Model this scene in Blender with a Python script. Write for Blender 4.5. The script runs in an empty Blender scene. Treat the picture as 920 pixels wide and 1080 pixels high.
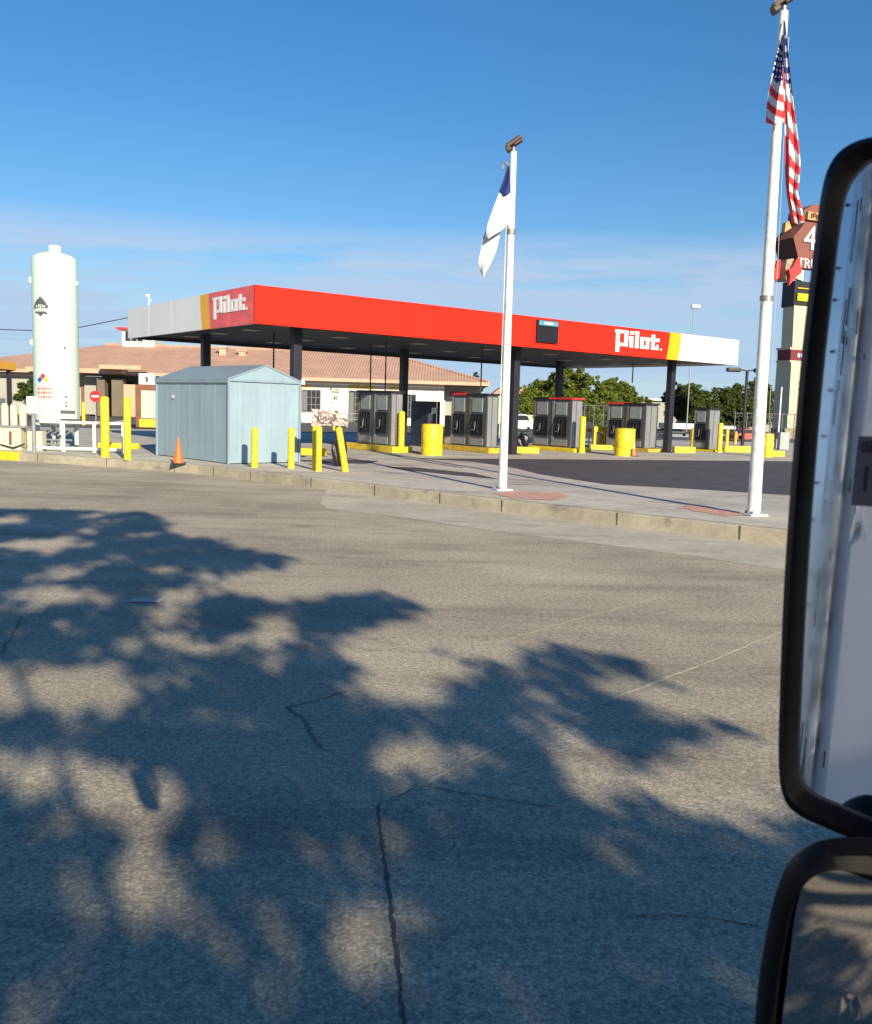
import bpy, bmesh, math, random
from mathutils import Vector, Matrix, noise as mnoise
R_ = math.radians
random.seed(7)
S = bpy.context.scene
COL = S.collection

# ------------------------------------------------------------------ camera model (photo 920x1080)
F_, PITCH, ROLL, CH = 960.0, R_(6.6), R_(1.7), 2.35
CAM = Vector((0, 0, CH))
_f = Vector((0, math.cos(PITCH), -math.sin(PITCH)))
_u0 = Vector((0, math.sin(PITCH), math.cos(PITCH)))
_r0 = Vector((1, 0, 0))
CR = _r0 * math.cos(ROLL) + _u0 * math.sin(ROLL)
CU = -_r0 * math.sin(ROLL) + _u0 * math.cos(ROLL)
ZS = 0.28                                            # level of the forecourt above the road
SUN_AZ, SUN_EL = R_(23), R_(21)
TO_SUN = Vector((math.sin(SUN_AZ) * math.cos(SUN_EL), -math.cos(SUN_AZ) * math.cos(SUN_EL), math.sin(SUN_EL)))


def ray(px, py):
    return _f + CR * ((px - 460) / F_) - CU * ((py - 540) / F_)


def spot(px, py, z=ZS):
    d = ray(px, py)
    return CAM + d * ((z - CH) / d.z)


def at(px, py, Y):
    d = ray(px, py)
    return CAM + d * (Y / d.y)


def proj(p):
    q = Vector(p) - CAM
    d = q.dot(_f)
    return 460 + F_ * q.dot(CR) / d, 540 - F_ * q.dot(CU) / d


# ------------------------------------------------------------------ materials
def new_mat(name):
    m = bpy.data.materials.new(name)
    m.use_nodes = True
    return m, m.node_tree.nodes, m.node_tree.links, m.node_tree.nodes['Principled BSDF']


def ramp(N, L, src, stops):
    r = N.new('ShaderNodeValToRGB')
    e = r.color_ramp.elements
    e[0].position, e[0].color = stops[0][0], (*stops[0][1], 1)
    e[1].position, e[1].color = stops[-1][0], (*stops[-1][1], 1)
    for p, c in stops[1:-1]:
        k = e.new(p)
        k.color = (*c, 1)
    L.new(src, r.inputs['Fac'])
    return r.outputs['Color']


def noise(N, L, co, scale, detail=4, rough=.55, stretch=None):
    n = N.new('ShaderNodeTexNoise')
    n.inputs['Scale'].default_value = scale
    n.inputs['Detail'].default_value = detail
    n.inputs['Roughness'].default_value = rough
    if stretch:
        mp = N.new('ShaderNodeMapping')
        mp.inputs['Scale'].default_value = stretch[:3]
        if len(stretch) > 3:
            mp.inputs['Rotation'].default_value = (0, 0, stretch[3])
        L.new(co, mp.inputs['Vector'])
        co = mp.outputs['Vector']
    L.new(co, n.inputs['Vector'])
    return n.outputs['Fac']


def mixc(N, L, fac, a, b, mode='MIX'):
    m = N.new('ShaderNodeMix')
    m.data_type = 'RGBA'
    m.blend_type = mode
    for s, v in ((m.inputs[0], fac), (m.inputs[6], a), (m.inputs[7], b)):
        if hasattr(v, 'is_linked') or hasattr(v, 'links'):
            L.new(v, s)
        elif isinstance(v, (int, float)):
            s.default_value = v
        else:
            s.default_value = (*v, 1)
    return m.outputs[2]


def bump(N, L, src, B, strength=.3, dist=.02):
    b = N.new('ShaderNodeBump')
    b.inputs['Strength'].default_value = strength
    b.inputs['Distance'].default_value = dist
    L.new(src, b.inputs['Height'])
    L.new(b.outputs['Normal'], B.inputs['Normal'])


def plain(name, c, rough=.55, metal=0., var=.18, scale=3., stretch=None, bmp=0., dirt=None, dirt_amt=.0, spec=None):
    m, N, L, B = new_mat(name)
    co = N.new('ShaderNodeTexCoord').outputs['Object']
    f = noise(N, L, co, scale, 5, .6, stretch)
    lo = tuple(x * (1 - var) for x in c)
    hi = tuple(min(1, x * (1 + var * .6)) for x in c)
    col = ramp(N, L, f, [(.3, lo), (.7, hi)])
    if dirt:
        d = noise(N, L, co, scale * 2.3, 6, .7, stretch)
        fac = ramp(N, L, d, [(.62 - dirt_amt * .3, (0, 0, 0)), (.78, (1, 1, 1))])
        col = mixc(N, L, fac, col, dirt)
    L.new(col, B.inputs['Base Color'])
    B.inputs['Roughness'].default_value = rough
    B.inputs['Metallic'].default_value = metal
    if spec is not None:
        B.inputs['Specular IOR Level'].default_value = spec
    if bmp:
        bump(N, L, noise(N, L, co, scale * 12, 3), B, bmp, .01)
    return m


def asphalt_road():
    m, N, L, B = new_mat('old_road_asphalt')
    co = N.new('ShaderNodeTexCoord').outputs['Object']
    big = noise(N, L, co, .22, 6, .62)
    strk = noise(N, L, co, .9, 6, .65, (.22, 1.3, 1, R_(40)))
    grain = noise(N, L, co, 48, 4, .85)
    g2 = noise(N, L, co, 19, 4, .75)
    v = N.new('ShaderNodeTexVoronoi')
    v.inputs['Scale'].default_value = 46
    L.new(co, v.inputs['Vector'])
    c = ramp(N, L, big, [(.30, (.30, .268, .212)), (.5, (.43, .385, .30)), (.70, (.56, .50, .39))])
    c = mixc(N, L, ramp(N, L, strk, [(.36, (.62, .60, .60)), (.52, (1, 1, 1)), (.8, (1.1, 1.08, 1.05))]), c, c)
    s = ramp(N, L, strk, [(.30, (.66, .64, .64)), (.5, (.98, .98, .98)), (.75, (1.08, 1.07, 1.05))])
    c = mixc(N, L, 1.0, c, s, 'MULTIPLY')
    gr = ramp(N, L, grain, [(.32, (.16, .16, .17)), (.5, (.92, .92, .92)), (.67, (2.3, 2.24, 2.1))])
    c = mixc(N, L, .6, c, gr, 'MULTIPLY')
    g3 = ramp(N, L, g2, [(.32, (.42, .42, .44)), (.52, (1, 1, 1)), (.70, (1.45, 1.42, 1.36))])
    c = mixc(N, L, .7, c, g3, 'MULTIPLY')
    pale = ramp(N, L, v.outputs['Distance'], [(.10, (1, 1, 1)), (.17, (0, 0, 0))])
    pk = ramp(N, L, noise(N, L, co, 9, 2), [(.55, (0, 0, 0)), (.7, (.7, .7, .7))])
    pf = mixc(N, L, 1.0, pale, pk, 'MULTIPLY')
    c = mixc(N, L, pf, c, (.42, .38, .31))
    # oil drips and worn dark blots
    bl = ramp(N, L, noise(N, L, co, .85, 7, .74, (.7, 1.3, 1, R_(40))), [(.575, (0, 0, 0)), (.70, (.62, .62, .62))])
    c = mixc(N, L, bl, c, (.15, .132, .118))
    b2_ = ramp(N, L, noise(N, L, co, 3.1, 6, .75), [(.60, (0, 0, 0)), (.72, (.6, .6, .6))])
    c = mixc(N, L, b2_, c, (.13, .117, .105))
    L.new(c, B.inputs['Base Color'])
    B.inputs['Roughness'].default_value = .9
    B.inputs['Specular IOR Level'].default_value = .25
    h = N.new('ShaderNodeMath')
    h.operation = 'ADD'
    L.new(grain, h.inputs[0])
    L.new(g2, h.inputs[1])
    bump(N, L, h.outputs[0], B, .55, .012)
    return m


def concrete(name, c, joint=0., rot=.66, stain=.5):
    m, N, L, B = new_mat(name)
    co = N.new('ShaderNodeTexCoord').outputs['Object']
    a = noise(N, L, co, .55, 6, .65)
    b = noise(N, L, co, 6, 5, .7)
    g = noise(N, L, co, 55, 2, .7)
    col = ramp(N, L, a, [(.3, tuple(x * .78 for x in c)), (.55, c), (.75, tuple(min(1, x * 1.18) for x in c))])
    col = mixc(N, L, .6, col, ramp(N, L, b, [(.3, (.72, .71, .7)), (.6, (1.05, 1.05, 1.04))]), 'MULTIPLY')
    col = mixc(N, L, .5, col, ramp(N, L, g, [(.3, (.7, .7, .7)), (.7, (1.25, 1.25, 1.22))]), 'MULTIPLY')
    st = ramp(N, L, noise(N, L, co, 1.1, 6, .72, (.35, 1, 1, rot)), [(.56, (0, 0, 0)), (.72, (stain, stain, stain))])
    col = mixc(N, L, st, col, (.055, .052, .052))
    if joint:
        mp = N.new('ShaderNodeMapping')
        mp.inputs['Rotation'].default_value = (0, 0, -rot)
        L.new(co, mp.inputs['Vector'])
        br = N.new('ShaderNodeTexBrick')
        br.offset = 0
        br.inputs['Scale'].default_value = 1
        br.inputs['Brick Width'].default_value = joint
        br.inputs['Row Height'].default_value = joint
        br.inputs['Mortar Size'].default_value = .014
        br.inputs['Color1'].default_value = br.inputs['Color2'].default_value = (1, 1, 1, 1)
        br.inputs['Mortar'].default_value = (.3, .3, .3, 1)
        L.new(mp.outputs['Vector'], br.inputs['Vector'])
        col = mixc(N, L, 1.0, col, br.outputs['Color'], 'MULTIPLY')
    L.new(col, B.inputs['Base Color'])
    B.inputs['Roughness'].default_value = .88
    B.inputs['Specular IOR Level'].default_value = .3
    bump(N, L, b, B, .25, .01)
    return m


def corrugated(name, c, pitch, rough=.45, metal=0.):
    m, N, L, B = new_mat(name)
    co = N.new('ShaderNodeTexCoord').outputs['Object']
    f = noise(N, L, co, 1.3, 5, .65, (1, 1, .25))
    col = ramp(N, L, f, [(.3, tuple(x * .86 for x in c)), (.7, tuple(min(1, x * 1.08) for x in c))])
    st = ramp(N, L, noise(N, L, co, 5, 5, .7, (1, 1, .12)), [(.6, (0, 0, 0)), (.8, (.35, .35, .35))])
    col = mixc(N, L, st, col, tuple(x * .55 for x in c))
    L.new(col, B.inputs['Base Color'])
    B.inputs['Roughness'].default_value = rough
    B.inputs['Metallic'].default_value = metal
    bump(N, L, f, B, .08, .02)
    return m


def tiles_mat(name, c):
    m, N, L, B = new_mat(name)
    co = N.new('ShaderNodeTexCoord').outputs['Object']
    f = noise(N, L, co, .5, 5, .65)
    g = noise(N, L, co, 9, 3, .7)
    col = ramp(N, L, f, [(.3, tuple(x * .85 for x in c)), (.7, tuple(x * 1.12 for x in c))])
    col = mixc(N, L, .7, col, ramp(N, L, g, [(.3, (.7, .68, .66)), (.7, (1.2, 1.18, 1.15))]), 'MULTIPLY')
    w = N.new('ShaderNodeTexWave')
    w.bands_direction = 'X'
    w.inputs['Scale'].default_value = 1.05
    w.inputs['Distortion'].default_value = .4
    L.new(co, w.inputs['Vector'])
    col = mixc(N, L, .16, col, ramp(N, L, w.outputs['Fac'], [(.1, (.62, .6, .58)), (.5, (1.05, 1.05, 1.05))]), 'MULTIPLY')
    L.new(col, B.inputs['Base Color'])
    B.inputs['Roughness'].default_value = .85
    bump(N, L, w.outputs['Fac'], B, .6, .06)
    return m


def foliage(name, lo, hi):
    m, N, L, B = new_mat(name)
    co = N.new('ShaderNodeTexCoord').outputs['Object']
    f = noise(N, L, co, .9, 4, .6)
    g = noise(N, L, co, 7, 2, .6)
    col = ramp(N, L, f, [(.32, lo), (.68, hi)])
    col = mixc(N, L, .6, col, ramp(N, L, g, [(.3, (.6, .62, .5)), (.7, (1.35, 1.3, 1.1))]), 'MULTIPLY')
    L.new(col, B.inputs['Base Color'])
    B.inputs['Roughness'].default_value = .6
    B.inputs['Specular IOR Level'].default_value = .25
    try:
        B.inputs['Transmission Weight'].default_value = 0
        B.inputs['Subsurface Weight'].default_value = 0
    except Exception:
        pass
    return m


def mirror_mat(name, tint, dirt):
    m, N, L, B = new_mat(name)
    co = N.new('ShaderNodeTexCoord').outputs['Object']
    B.inputs['Metallic'].default_value = 1
    f = noise(N, L, co, 7, 5, .65, (1, 1, .35))
    L.new(ramp(N, L, f, [(.3, tuple(x * .93 for x in tint)), (.7, tint)]), B.inputs['Base Color'])
    g = noise(N, L, co, 14, 5, .7)
    L.new(ramp(N, L, g, [(.4, (.015,) * 3), (.8, (dirt,) * 3)]), B.inputs['Roughness'])
    return m


M = dict(
    road=asphalt_road(),
    drive=plain('fresh_asphalt', (.062, .062, .07), .8, 0, .3, 1.2, bmp=.4, dirt=(.085, .08, .075), dirt_amt=.3),
    apron=concrete('apron_concrete', (.52, .48, .39), 0, stain=.6),
    walk=concrete('walk_concrete', (.56, .525, .45), 3.2, stain=.8),
    court=concrete('court_concrete', (.52, .49, .44), 4.6, stain=.75),
    kerb=concrete('kerb_concrete', (.40, .365, .28), 0, stain=.75),
    lot=plain('grey_lot', (.11, .105, .1), .9, 0, .25, .3, bmp=.2),
    redpaint=plain('red_paint', (.66, .25, .16), .85, 0, .4, 4, dirt=(.50, .46, .40), dirt_amt=.95),
    yellow=plain('yellow_paint', (.86, .63, .015), .5, 0, .16, 3, dirt=(.34, .22, .05), dirt_amt=.55),
    yellow_worn=plain('worn_yellow_paint', (.72, .50, .03), .6, 0, .2, 3, dirt=(.12, .085, .04), dirt_amt=.7),
    cavity=plain('drain_cavity', (.08, .06, .02), .8),
    crack=plain('faint_crack', (.19, .168, .14), .9, 0, .3, 5),
    tar=plain('crack_tar', (.10, .088, .078), .9, 0, .3, 5),
    seam=plain('seam_filler', (.56, .49, .37), .95, 0, .3, 8),
    red=plain('red_fascia', (.80, .024, .010), .5, 0, .05, .5, spec=.2),
    white=plain('white_fascia', (.80, .80, .80), .4, 0, .04, .5),
    amber=plain('amber_fascia', (.85, .42, .005), .4, 0, .05, .5),
    letter=plain('white_letter', (.85, .85, .85), .45, 0, .03, 2),
    red_sheen=plain('left_red_fascia', (.88, .10, .095), .3, 0, .25, 1.2, (1, 1, 2.5), spec=.4),  # paler than the front red: the film's sheen is put into the colour
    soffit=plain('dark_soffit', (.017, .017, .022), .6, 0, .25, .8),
    steelcol=plain('dark_column_paint', (.018, .019, .028), .45, 0, .25, 2),
    lens=plain('lamp_lens', (.30, .30, .29), .4, 0, .05, 2),
    panelscr=plain('price_panel', (.012, .013, .018), .4, 0, .3, 8),
    panelblue=plain('price_header', (.10, .30, .42), .5, 0, .1, 8),
    poleW=plain('pole_white', (.78, .79, .76), .45, 0, .1, 2.5, (1, 1, .6), dirt=(.34, .36, .32), dirt_amt=.42),
    clamp=plain('clamp_steel', (.30, .28, .26), .5, .6, .3, 9),
    rust=plain('rusty_lamp', (.085, .06, .045), .6, .2, .4, 14),
    solar=plain('solar_face', (.03, .03, .045), .2, 0, .2, 9),
    flagW=plain('flag_white', (.60, .61, .63), .8, 0, .06, 6),
    flagR=plain('flag_red', (.62, .045, .05), .8, 0, .12, 6),
    flagB=plain('flag_blue', (.022, .033, .13), .8, 0, .15, 6),
    flagBlue2=plain('flag_royal', (.012, .03, .15), .8, 0, .15, 6),
    flagG=plain('flag_gold', (.55, .36, .08), .8, 0, .15, 6),
    tank=plain('tank_white', (.54, .69, .61), .38, 0, .04, .8, dirt=(.6, .66, .6), dirt_amt=.25),
    whitep=plain('white_pipe', (.78, .76, .70), .5, 0, .1, 5, dirt=(.45, .38, .28), dirt_amt=.2),
    cream=plain('cream_metal', (.66, .60, .44), .55, 0, .15, 4, dirt=(.28, .22, .14), dirt_amt=.3),
    mullion=plain('window_mullion', (.16, .165, .16), .6, 0, .1, 3),
    fence=plain('galvanised_wire', (.13, .135, .14), .6, .2, .2, 3),
    grey=plain('grey_metal', (.30, .31, .32), .5, .3, .18, 5),
    dark=plain('dark_metal', (.025, .025, .03), .5, .2, .3, 5),
    black=plain('black_rubber', (.012, .012, .014), .6, 0, .3, 6),
    shed=corrugated('shed_paint', (.27, .375, .44), .3),
    shedroof=corrugated('shed_roof_paint', (.23, .32, .375), .3),
    orange=plain('cone_orange', (.85, .16, .03), .55, 0, .12, 6),
    steel=plain('pump_steel', (.15, .15, .152), .42, .45, .25, 4, (1, 1, .3), dirt=(.09, .085, .075), dirt_amt=.45),
    steelL=plain('pump_steel_light', (.29, .305, .32), .4, .35, .15, 5, (1, 1, .3)),
    brownpan=plain('pump_brown_panel', (.17, .145, .11), .55, .2, .2, 4),
    recess=plain('pump_recess', (.012, .012, .018), .5, 0, .3, 6),
    display=plain('pump_display', (.25, .29, .31), .35, 0, .15, 3),
    nozzle=plain('nozzle_grey', (.3, .3, .33), .4, .4, .2, 8),
    redcap=plain('red_cap', (.70, .03, .035), .45, 0, .1, 3),
    navy=plain('navy_kiosk', (.03, .037, .065), .45, 0, .25, 3),
    roof=tiles_mat('tan_roof_tiles', (.52, .325, .24)),
    eave=plain('eave_fascia', (.60, .37, .25), .7, 0, .12, .8),
    wallW=plain('building_white', (.68, .68, .60), .8, 0, .08, .4),
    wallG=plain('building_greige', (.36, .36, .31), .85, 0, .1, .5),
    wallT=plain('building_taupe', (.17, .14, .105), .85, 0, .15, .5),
    brown=plain('brown_trim', (.20, .085, .05), .7, 0, .2, 2),
    glass=plain('dark_glass', (.03, .036, .045), .12, 0, .3, .7),
    frame=plain('grey_frame', (.32, .33, .33), .5, 0, .1, 3),
    signW=plain('sign_white', (.78, .78, .76), .5, 0, .06, 4),
    signR=plain('sign_red', (.62, .03, .035), .5, 0, .1, 4),
    mark=plain('sign_ink', (.09, .09, .1), .6, 0, .3, 9),
    markR=plain('sign_red_ink', (.62, .16, .14), .6, 0, .3, 9),
    blue=plain('placard_blue', (.03, .09, .42), .5, 0, .1, 9),
    placY=plain('placard_yellow', (.8, .5, .03), .5, 0, .1, 9),
    beige=plain('pylon_beige', (.60, .52, .36), .8, 0, .1, .6),
    stone=plain('pylon_stone', (.33, .28, .2), .9, 0, .35, 2.5, bmp=.5),
    maroon=plain('maroon_band', (.16, .02, .025), .6, 0, .15, 1),
    hexbrown=plain('sign_brown', (.21, .072, .05), .55, 0, .12, .7),
    hexdark=plain('sign_side_shade', (.06, .025, .025), .6, 0, .2, .7),
    gold=plain('sign_gold', (.55, .33, .12), .55, 0, .3, 2.5),
    ribbon=plain('ribbon_red', (.75, .045, .04), .5, 0, .15, 1.5),
    lime=plain('panel_lime', (.52, .55, .01), .5, 0, .1, 1),
    leafA=foliage('leaf_bright', (.062, .10, .014), (.165, .20, .030)),
    leafB=foliage('leaf_dark', (.036, .066, .016), (.095, .125, .028)),
    leafC=foliage('leaf_shade_tree', (.04, .07, .02), (.09, .12, .03)),
    bark=plain('bark', (.11, .085, .06), .9, 0, .35, 4, (1, 1, .2), bmp=.6),
    trailer=plain('trailer_white', (.80, .78, .78), .35, 0, .08, 1.2, (1, 1, .3), dirt=(.5, .49, .47), dirt_amt=.05),
    trailerA=plain('trailer_end_sky_tint', (.74, .86, .93), .28, .55, .08, 1.2, (1, 1, .3), dirt=(.40, .52, .62), dirt_amt=.05),  # white end tinted blue: the skylight is put into the colour
    scuffed=plain('scuffed_post', (.62, .68, .70), .3, .3, .25, 9, (1, 1, .25), dirt=(.03, .03, .035), dirt_amt=.7),
    mirror=mirror_mat('mirror_silver', (.95, .95, .97), .07),
    mirror2=mirror_mat('mirror_silver_convex', (.50, .50, .53), .06),
    housing=plain('mirror_housing', (.005, .0045, .006), .45, 0, .3, 20, spec=.14),
    sticker=plain('faded_sticker', (.17, .135, .15), .6, 0, .15, 30),
    stickink=plain('sticker_ink', (.022, .017, .022), .6, 0, .2, 30),
    carW=plain('vehicle_white', (.72, .73, .74), .3, 0, .06, 2),
    carR=plain('vehicle_red', (.55, .07, .045), .4, 0, .15, 2),
    carG=plain('vehicle_grey', (.2, .22, .25), .35, .2, .1, 2),
    paper=plain('crumpled_paper', (.68, .55, .50), .85, 0, .2, 9, dirt=(.30, .27, .31), dirt_amt=.6),
    bag=plain('black_bag', (.012, .013, .017), .3, 0, .3, 8, bmp=.6),
    bluebox=plain('blue_bucket', (.05, .10, .2), .5, 0, .2, 5),
    wire=plain('wire', (.03, .03, .035), .6),
)


# ------------------------------------------------------------------ mesh building
class MB:
    def __init__(s):
        s.v, s.f, s.mi = [], [], []

    def add(s, vs, fs, mi=0):
        b = len(s.v)
        s.v += [tuple(x) for x in vs]
        s.f += [tuple(i + b for i in f) for f in fs]
        s.mi += [mi] * len(fs)
        return s

    def box(s, c, d, rz=0, mi=0, bev=0.):
        x, y, z = d[0] / 2, d[1] / 2, d[2] / 2
        cs, sn = math.cos(rz), math.sin(rz)
        if bev:
            bm = bmesh.new()
            bmesh.ops.create_cube(bm, size=1)
            for v in bm.verts:
                v.co = Vector((v.co.x * d[0], v.co.y * d[1], v.co.z * d[2]))
            bmesh.ops.bevel(bm, geom=bm.edges[:], offset=bev, segments=2, affect='EDGES', profile=.6)
            vs = [(c[0] + v.co.x * cs - v.co.y * sn, c[1] + v.co.x * sn + v.co.y * cs, c[2] + v.co.z) for v in bm.verts]
            fs = [tuple(v.index for v in f.verts) for f in bm.faces]
            bm.free()
            return s.add(vs, fs, mi)
        vs = [(c[0] + a * x * cs - b * y * sn, c[1] + a * x * sn + b * y * cs, c[2] + k * z)
              for k in (-1, 1) for a, b in ((-1, -1), (1, -1), (1, 1), (-1, 1))]
        return s.add(vs, [(3, 2, 1, 0), (4, 5, 6, 7), (0, 1, 5, 4), (1, 2, 6, 5), (2, 3, 7, 6), (3, 0, 4, 7)], mi)

    def prism(s, pts, ax, dvec, mi=0):
        """pts: 3-D polygon, extruded by dvec"""
        n = len(pts)
        a = [Vector(p) for p in pts]
        b = [p + Vector(dvec) for p in a]
        fs = [tuple(range(n)), tuple(range(2 * n - 1, n - 1, -1))]
        fs += [(i, i + n, (i + 1) % n + n, (i + 1) % n) for i in range(n)]
        return s.add(a + b, fs, mi)

    def slab(s, poly, z0, z1, mi=0):
        return s.prism([(p[0], p[1], z0) for p in poly], 2, (0, 0, z1 - z0), mi)

    def tube(s, path, r, n=10, mi=0, caps=True):
        path = [Vector(p) for p in path]
        rs = r if isinstance(r, (list, tuple)) else [r] * len(path)
        rings = []
        for i, p in enumerate(path):
            t = (path[min(i + 1, len(path) - 1)] - path[max(i - 1, 0)]).normalized()
            a = Vector((1, 0, 0)) if abs(t.x) < .8 else Vector((0, 1, 0))
            e1 = (a - t * a.dot(t)).normalized()
            e2 = t.cross(e1)
            rings.append([p + (e1 * math.cos(k * 2 * math.pi / n) + e2 * math.sin(k * 2 * math.pi / n)) * rs[i] for k in range(n)])
        vs = [v for g in rings for v in g]
        fs = [(i * n + k, i * n + (k + 1) % n, (i + 1) * n + (k + 1) % n, (i + 1) * n + k) for i in range(len(path) - 1) for k in range(n)]
        if caps:
            fs += [tuple(range(n - 1, -1, -1)), tuple((len(path) - 1) * n + k for k in range(n))]
        return s.add(vs, fs, mi)

    def lathe(s, prof, n=20, c=(0, 0, 0), mi=0):
        vs, fs = [], []
        for r, z in prof:
            vs += [(c[0] + r * math.cos(k * 2 * math.pi / n), c[1] + r * math.sin(k * 2 * math.pi / n), c[2] + z) for k in range(n)]
        for i in range(len(prof) - 1):
            fs += [(i * n + k, i * n + (k + 1) % n, (i + 1) * n + (k + 1) % n, (i + 1) * n + k) for k in range(n)]
        fs += [tuple(range(n - 1, -1, -1)), tuple((len(prof) - 1) * n + k for k in range(n))]
        return s.add(vs, fs, mi)

    def build(s, name, mat, parent=None, smooth=False):
        me = bpy.data.meshes.new(name)
        me.from_pydata(s.v, [], s.f)
        mats = mat if isinstance(mat, (list, tuple)) else [mat]
        for m in mats:
            me.materials.append(M[m] if isinstance(m, str) else m)
        for p, i in zip(me.polygons, s.mi):
            p.material_index = i
        if smooth:
            for p in me.polygons:
                p.use_smooth = True
        me.update()
        bm = bmesh.new()
        bm.from_mesh(me)
        bmesh.ops.recalc_face_normals(bm, faces=bm.faces[:])
        bm.to_mesh(me)
        bm.free()
        if smooth:
            try:
                me.set_sharp_from_angle(angle=R_(40))
            except Exception:
                pass
        o = bpy.data.objects.new(name, me)
        COL.objects.link(o)
        if parent:
            o.parent = parent
        return o


def tag(o, label, cat, group=None):
    o['label'] = label
    o['category'] = cat
    if group:
        o['group'] = group
    return o


def thing(name, label, cat, loc=(0, 0, 0), rz=0, group=None):
    o = bpy.data.objects.new(name, None)
    COL.objects.link(o)
    o.empty_display_size = .2
    o.location = loc
    o.rotation_euler = (0, 0, rz)
    return tag(o, label, cat, group)


def setting(o, kind='structure'):
    o['kind'] = kind
    return o


def dup(root, loc, rz, label):
    r = root.copy()
    COL.objects.link(r)
    r.location = loc
    r.rotation_euler = (0, 0, rz)
    r['label'] = label

    def kids(o, n):
        for ch in o.children:
            c = ch.copy()
            COL.objects.link(c)
            c.parent = n
            kids(ch, c)
    kids(root, r)
    return r


def text_mesh(body, name, mat, parent, M4, size=1., ext=.01):
    cu = bpy.data.curves.new(name, 'FONT')
    cu.body = body
    cu.size = size
    cu.extrude = ext
    cu.align_x = 'CENTER'
    cu.align_y = 'CENTER'
    t = bpy.data.objects.new(name + '_tmp', cu)
    COL.objects.link(t)
    dg = bpy.context.evaluated_depsgraph_get()
    me = bpy.data.meshes.new_from_object(t.evaluated_get(dg))
    bpy.data.objects.remove(t)
    bpy.data.curves.remove(cu)
    me.materials.clear()
    me.materials.append(M[mat])
    me.transform(M4)
    o = bpy.data.objects.new(name, me)
    COL.objects.link(o)
    if parent:
        o.parent = parent
    return o


def basis(o, ex, ey):
    ex, ey = Vector(ex).normalized(), Vector(ey).normalized()
    ez = ex.cross(ey).normalized()
    m = Matrix.Identity(4)
    for i in range(3):
        m[i][0], m[i][1], m[i][2], m[i][3] = ex[i], ey[i], ez[i], o[i]
    return m


# ------------------------------------------------------------------ ground
K = [(-90, 62), (-40, 42.2), (-19, 34.0), (-14.8, 32.3), (-11.9, 31.0), (-9.2, 29.8), (-7.6, 28.85), (-6.2, 27.7), (-4.1, 25.9), (-.5, 22.55), (.9, 21.25),
     (3.15, 19.3), (6.15, 16.85), (12, 12.2), (40, -10)]


def offset(path, d):
    out = []
    for i, p in enumerate(path):
        a = Vector(path[max(i - 1, 0)])
        b = Vector(path[min(i + 1, len(path) - 1)])
        t = (b - a).normalized()
        out.append((p[0] - t.y * d, p[1] + t.x * d))
    return out


MB().add([(-3000, -3000, 0), (3000, -3000, 0), (3000, 3000, 0), (-3000, 3000, 0)], [(0, 1, 2, 3)]).build('road', 'road')['kind'] = 'structure'


def sheet(name, poly, z, mat):
    return setting(MB().add([(x, y, z) for x, y in poly], [tuple(range(len(poly)))]).build(name, mat))


# concrete gutter apron in front of the kerb
apron_edge = [spot(px, py, 0)[:2] for px, py in ((338, 531), (345, 537), (420, 545), (520, 560), (640, 575), (740, 588), (830, 602))]
apron_edge.append((spot(830, 602, 0).x + 14, spot(830, 602, 0).y - 12))
kb = [k for k in K if -5.5 < k[0] < 13]
apron_poly = [tuple(p) for p in apron_edge] + [(24.5, 2.6)] + list(reversed([(-3.0, 24.85)] + [k for k in kb if k[0] > -1]))
sheet('gutter_apron', apron_poly, .004, 'apron')

# kerb: a rounded stone line with joints
kerb = MB()
kw = .2
inn = offset(K, kw)
prof = [(0, -.02), (.01, ZS - .03), (.035, ZS + .001), (kw, ZS + .008)]
rows = [[(p[0] - (0), p[1], 0) for p in offset(K, d)] for d, z in prof]
vs, fs = [], []
for j, (d, z) in enumerate(prof):
    vs += [(x, y, z) for x, y in offset(K, d)]
n = len(K)
for j in range(len(prof) - 1):
    fs += [(j * n + i, j * n + i + 1, (j + 1) * n + i + 1, (j + 1) * n + i) for i in range(n - 1)]
kerb.add(vs, fs)
setting(kerb.build('kerb', 'kerb'))
# dark open joints in the kerb line
jm = MB()
for i in range(3, 12):
    a, b = Vector(K[i]), Vector(K[i + 1])
    L_ = (b - a).length
    k = .8
    while k < L_:
        p = a.lerp(b, k / L_)
        jm.box((p.x, p.y, .13), (.022, .012, .29), math.atan2((b - a).y, (b - a).x))
        k += 2.6
setting(jm.build('kerb_joints', 'tar'))
court_poly = [tuple(p) for p in offset(K, kw)] + [(3000, -2300), (3000, 3000), (-3000, 3000), (-3000, 1180)]
sheet('forecourt', court_poly, ZS, 'court')
# pavement strip behind the kerb
inn2 = offset(K, 2.6)
pv = [p for p in offset(K, kw + .01)][3:14] + list(reversed(inn2[3:14]))
sheet('pavement', pv, ZS + .004, 'walk')
# fresh black asphalt of the truck lane
lane = [spot(*p) for p in ((440, 483.5), (500, 487), (545, 494), (568, 500), (600, 505), (640, 511), (700, 514), (830, 522))]
lane = [(p.x, p.y) for p in lane] + [(26, 19), (60, 40), (60, 62)] + [(p.x, p.y) for p in (spot(900, 489), spot(830, 486.5), spot(640, 485), spot(520, 484))]
sheet('truck_lane', lane, ZS + .008, 'drive')
# grey lot round the building
sheet('parking_lot', [(-150, 62), (-30, 58), (0, 66), (26, 74), (60, 74), (200, 74), (200, 400), (-200, 400)], ZS + .004, 'lot')


def patch(name, px, z, mat, jit=.1):
    P_ = [spot(x, y, z) for x, y in px]
    out = []
    for i, p in enumerate(P_):
        q = P_[(i + 1) % len(P_)]
        for k in range(4):
            r = p.lerp(q, k / 4)
            out.append((r.x + random.uniform(-jit, jit), r.y + random.uniform(-jit, jit)))
    return sheet(name, out, z, mat)


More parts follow.
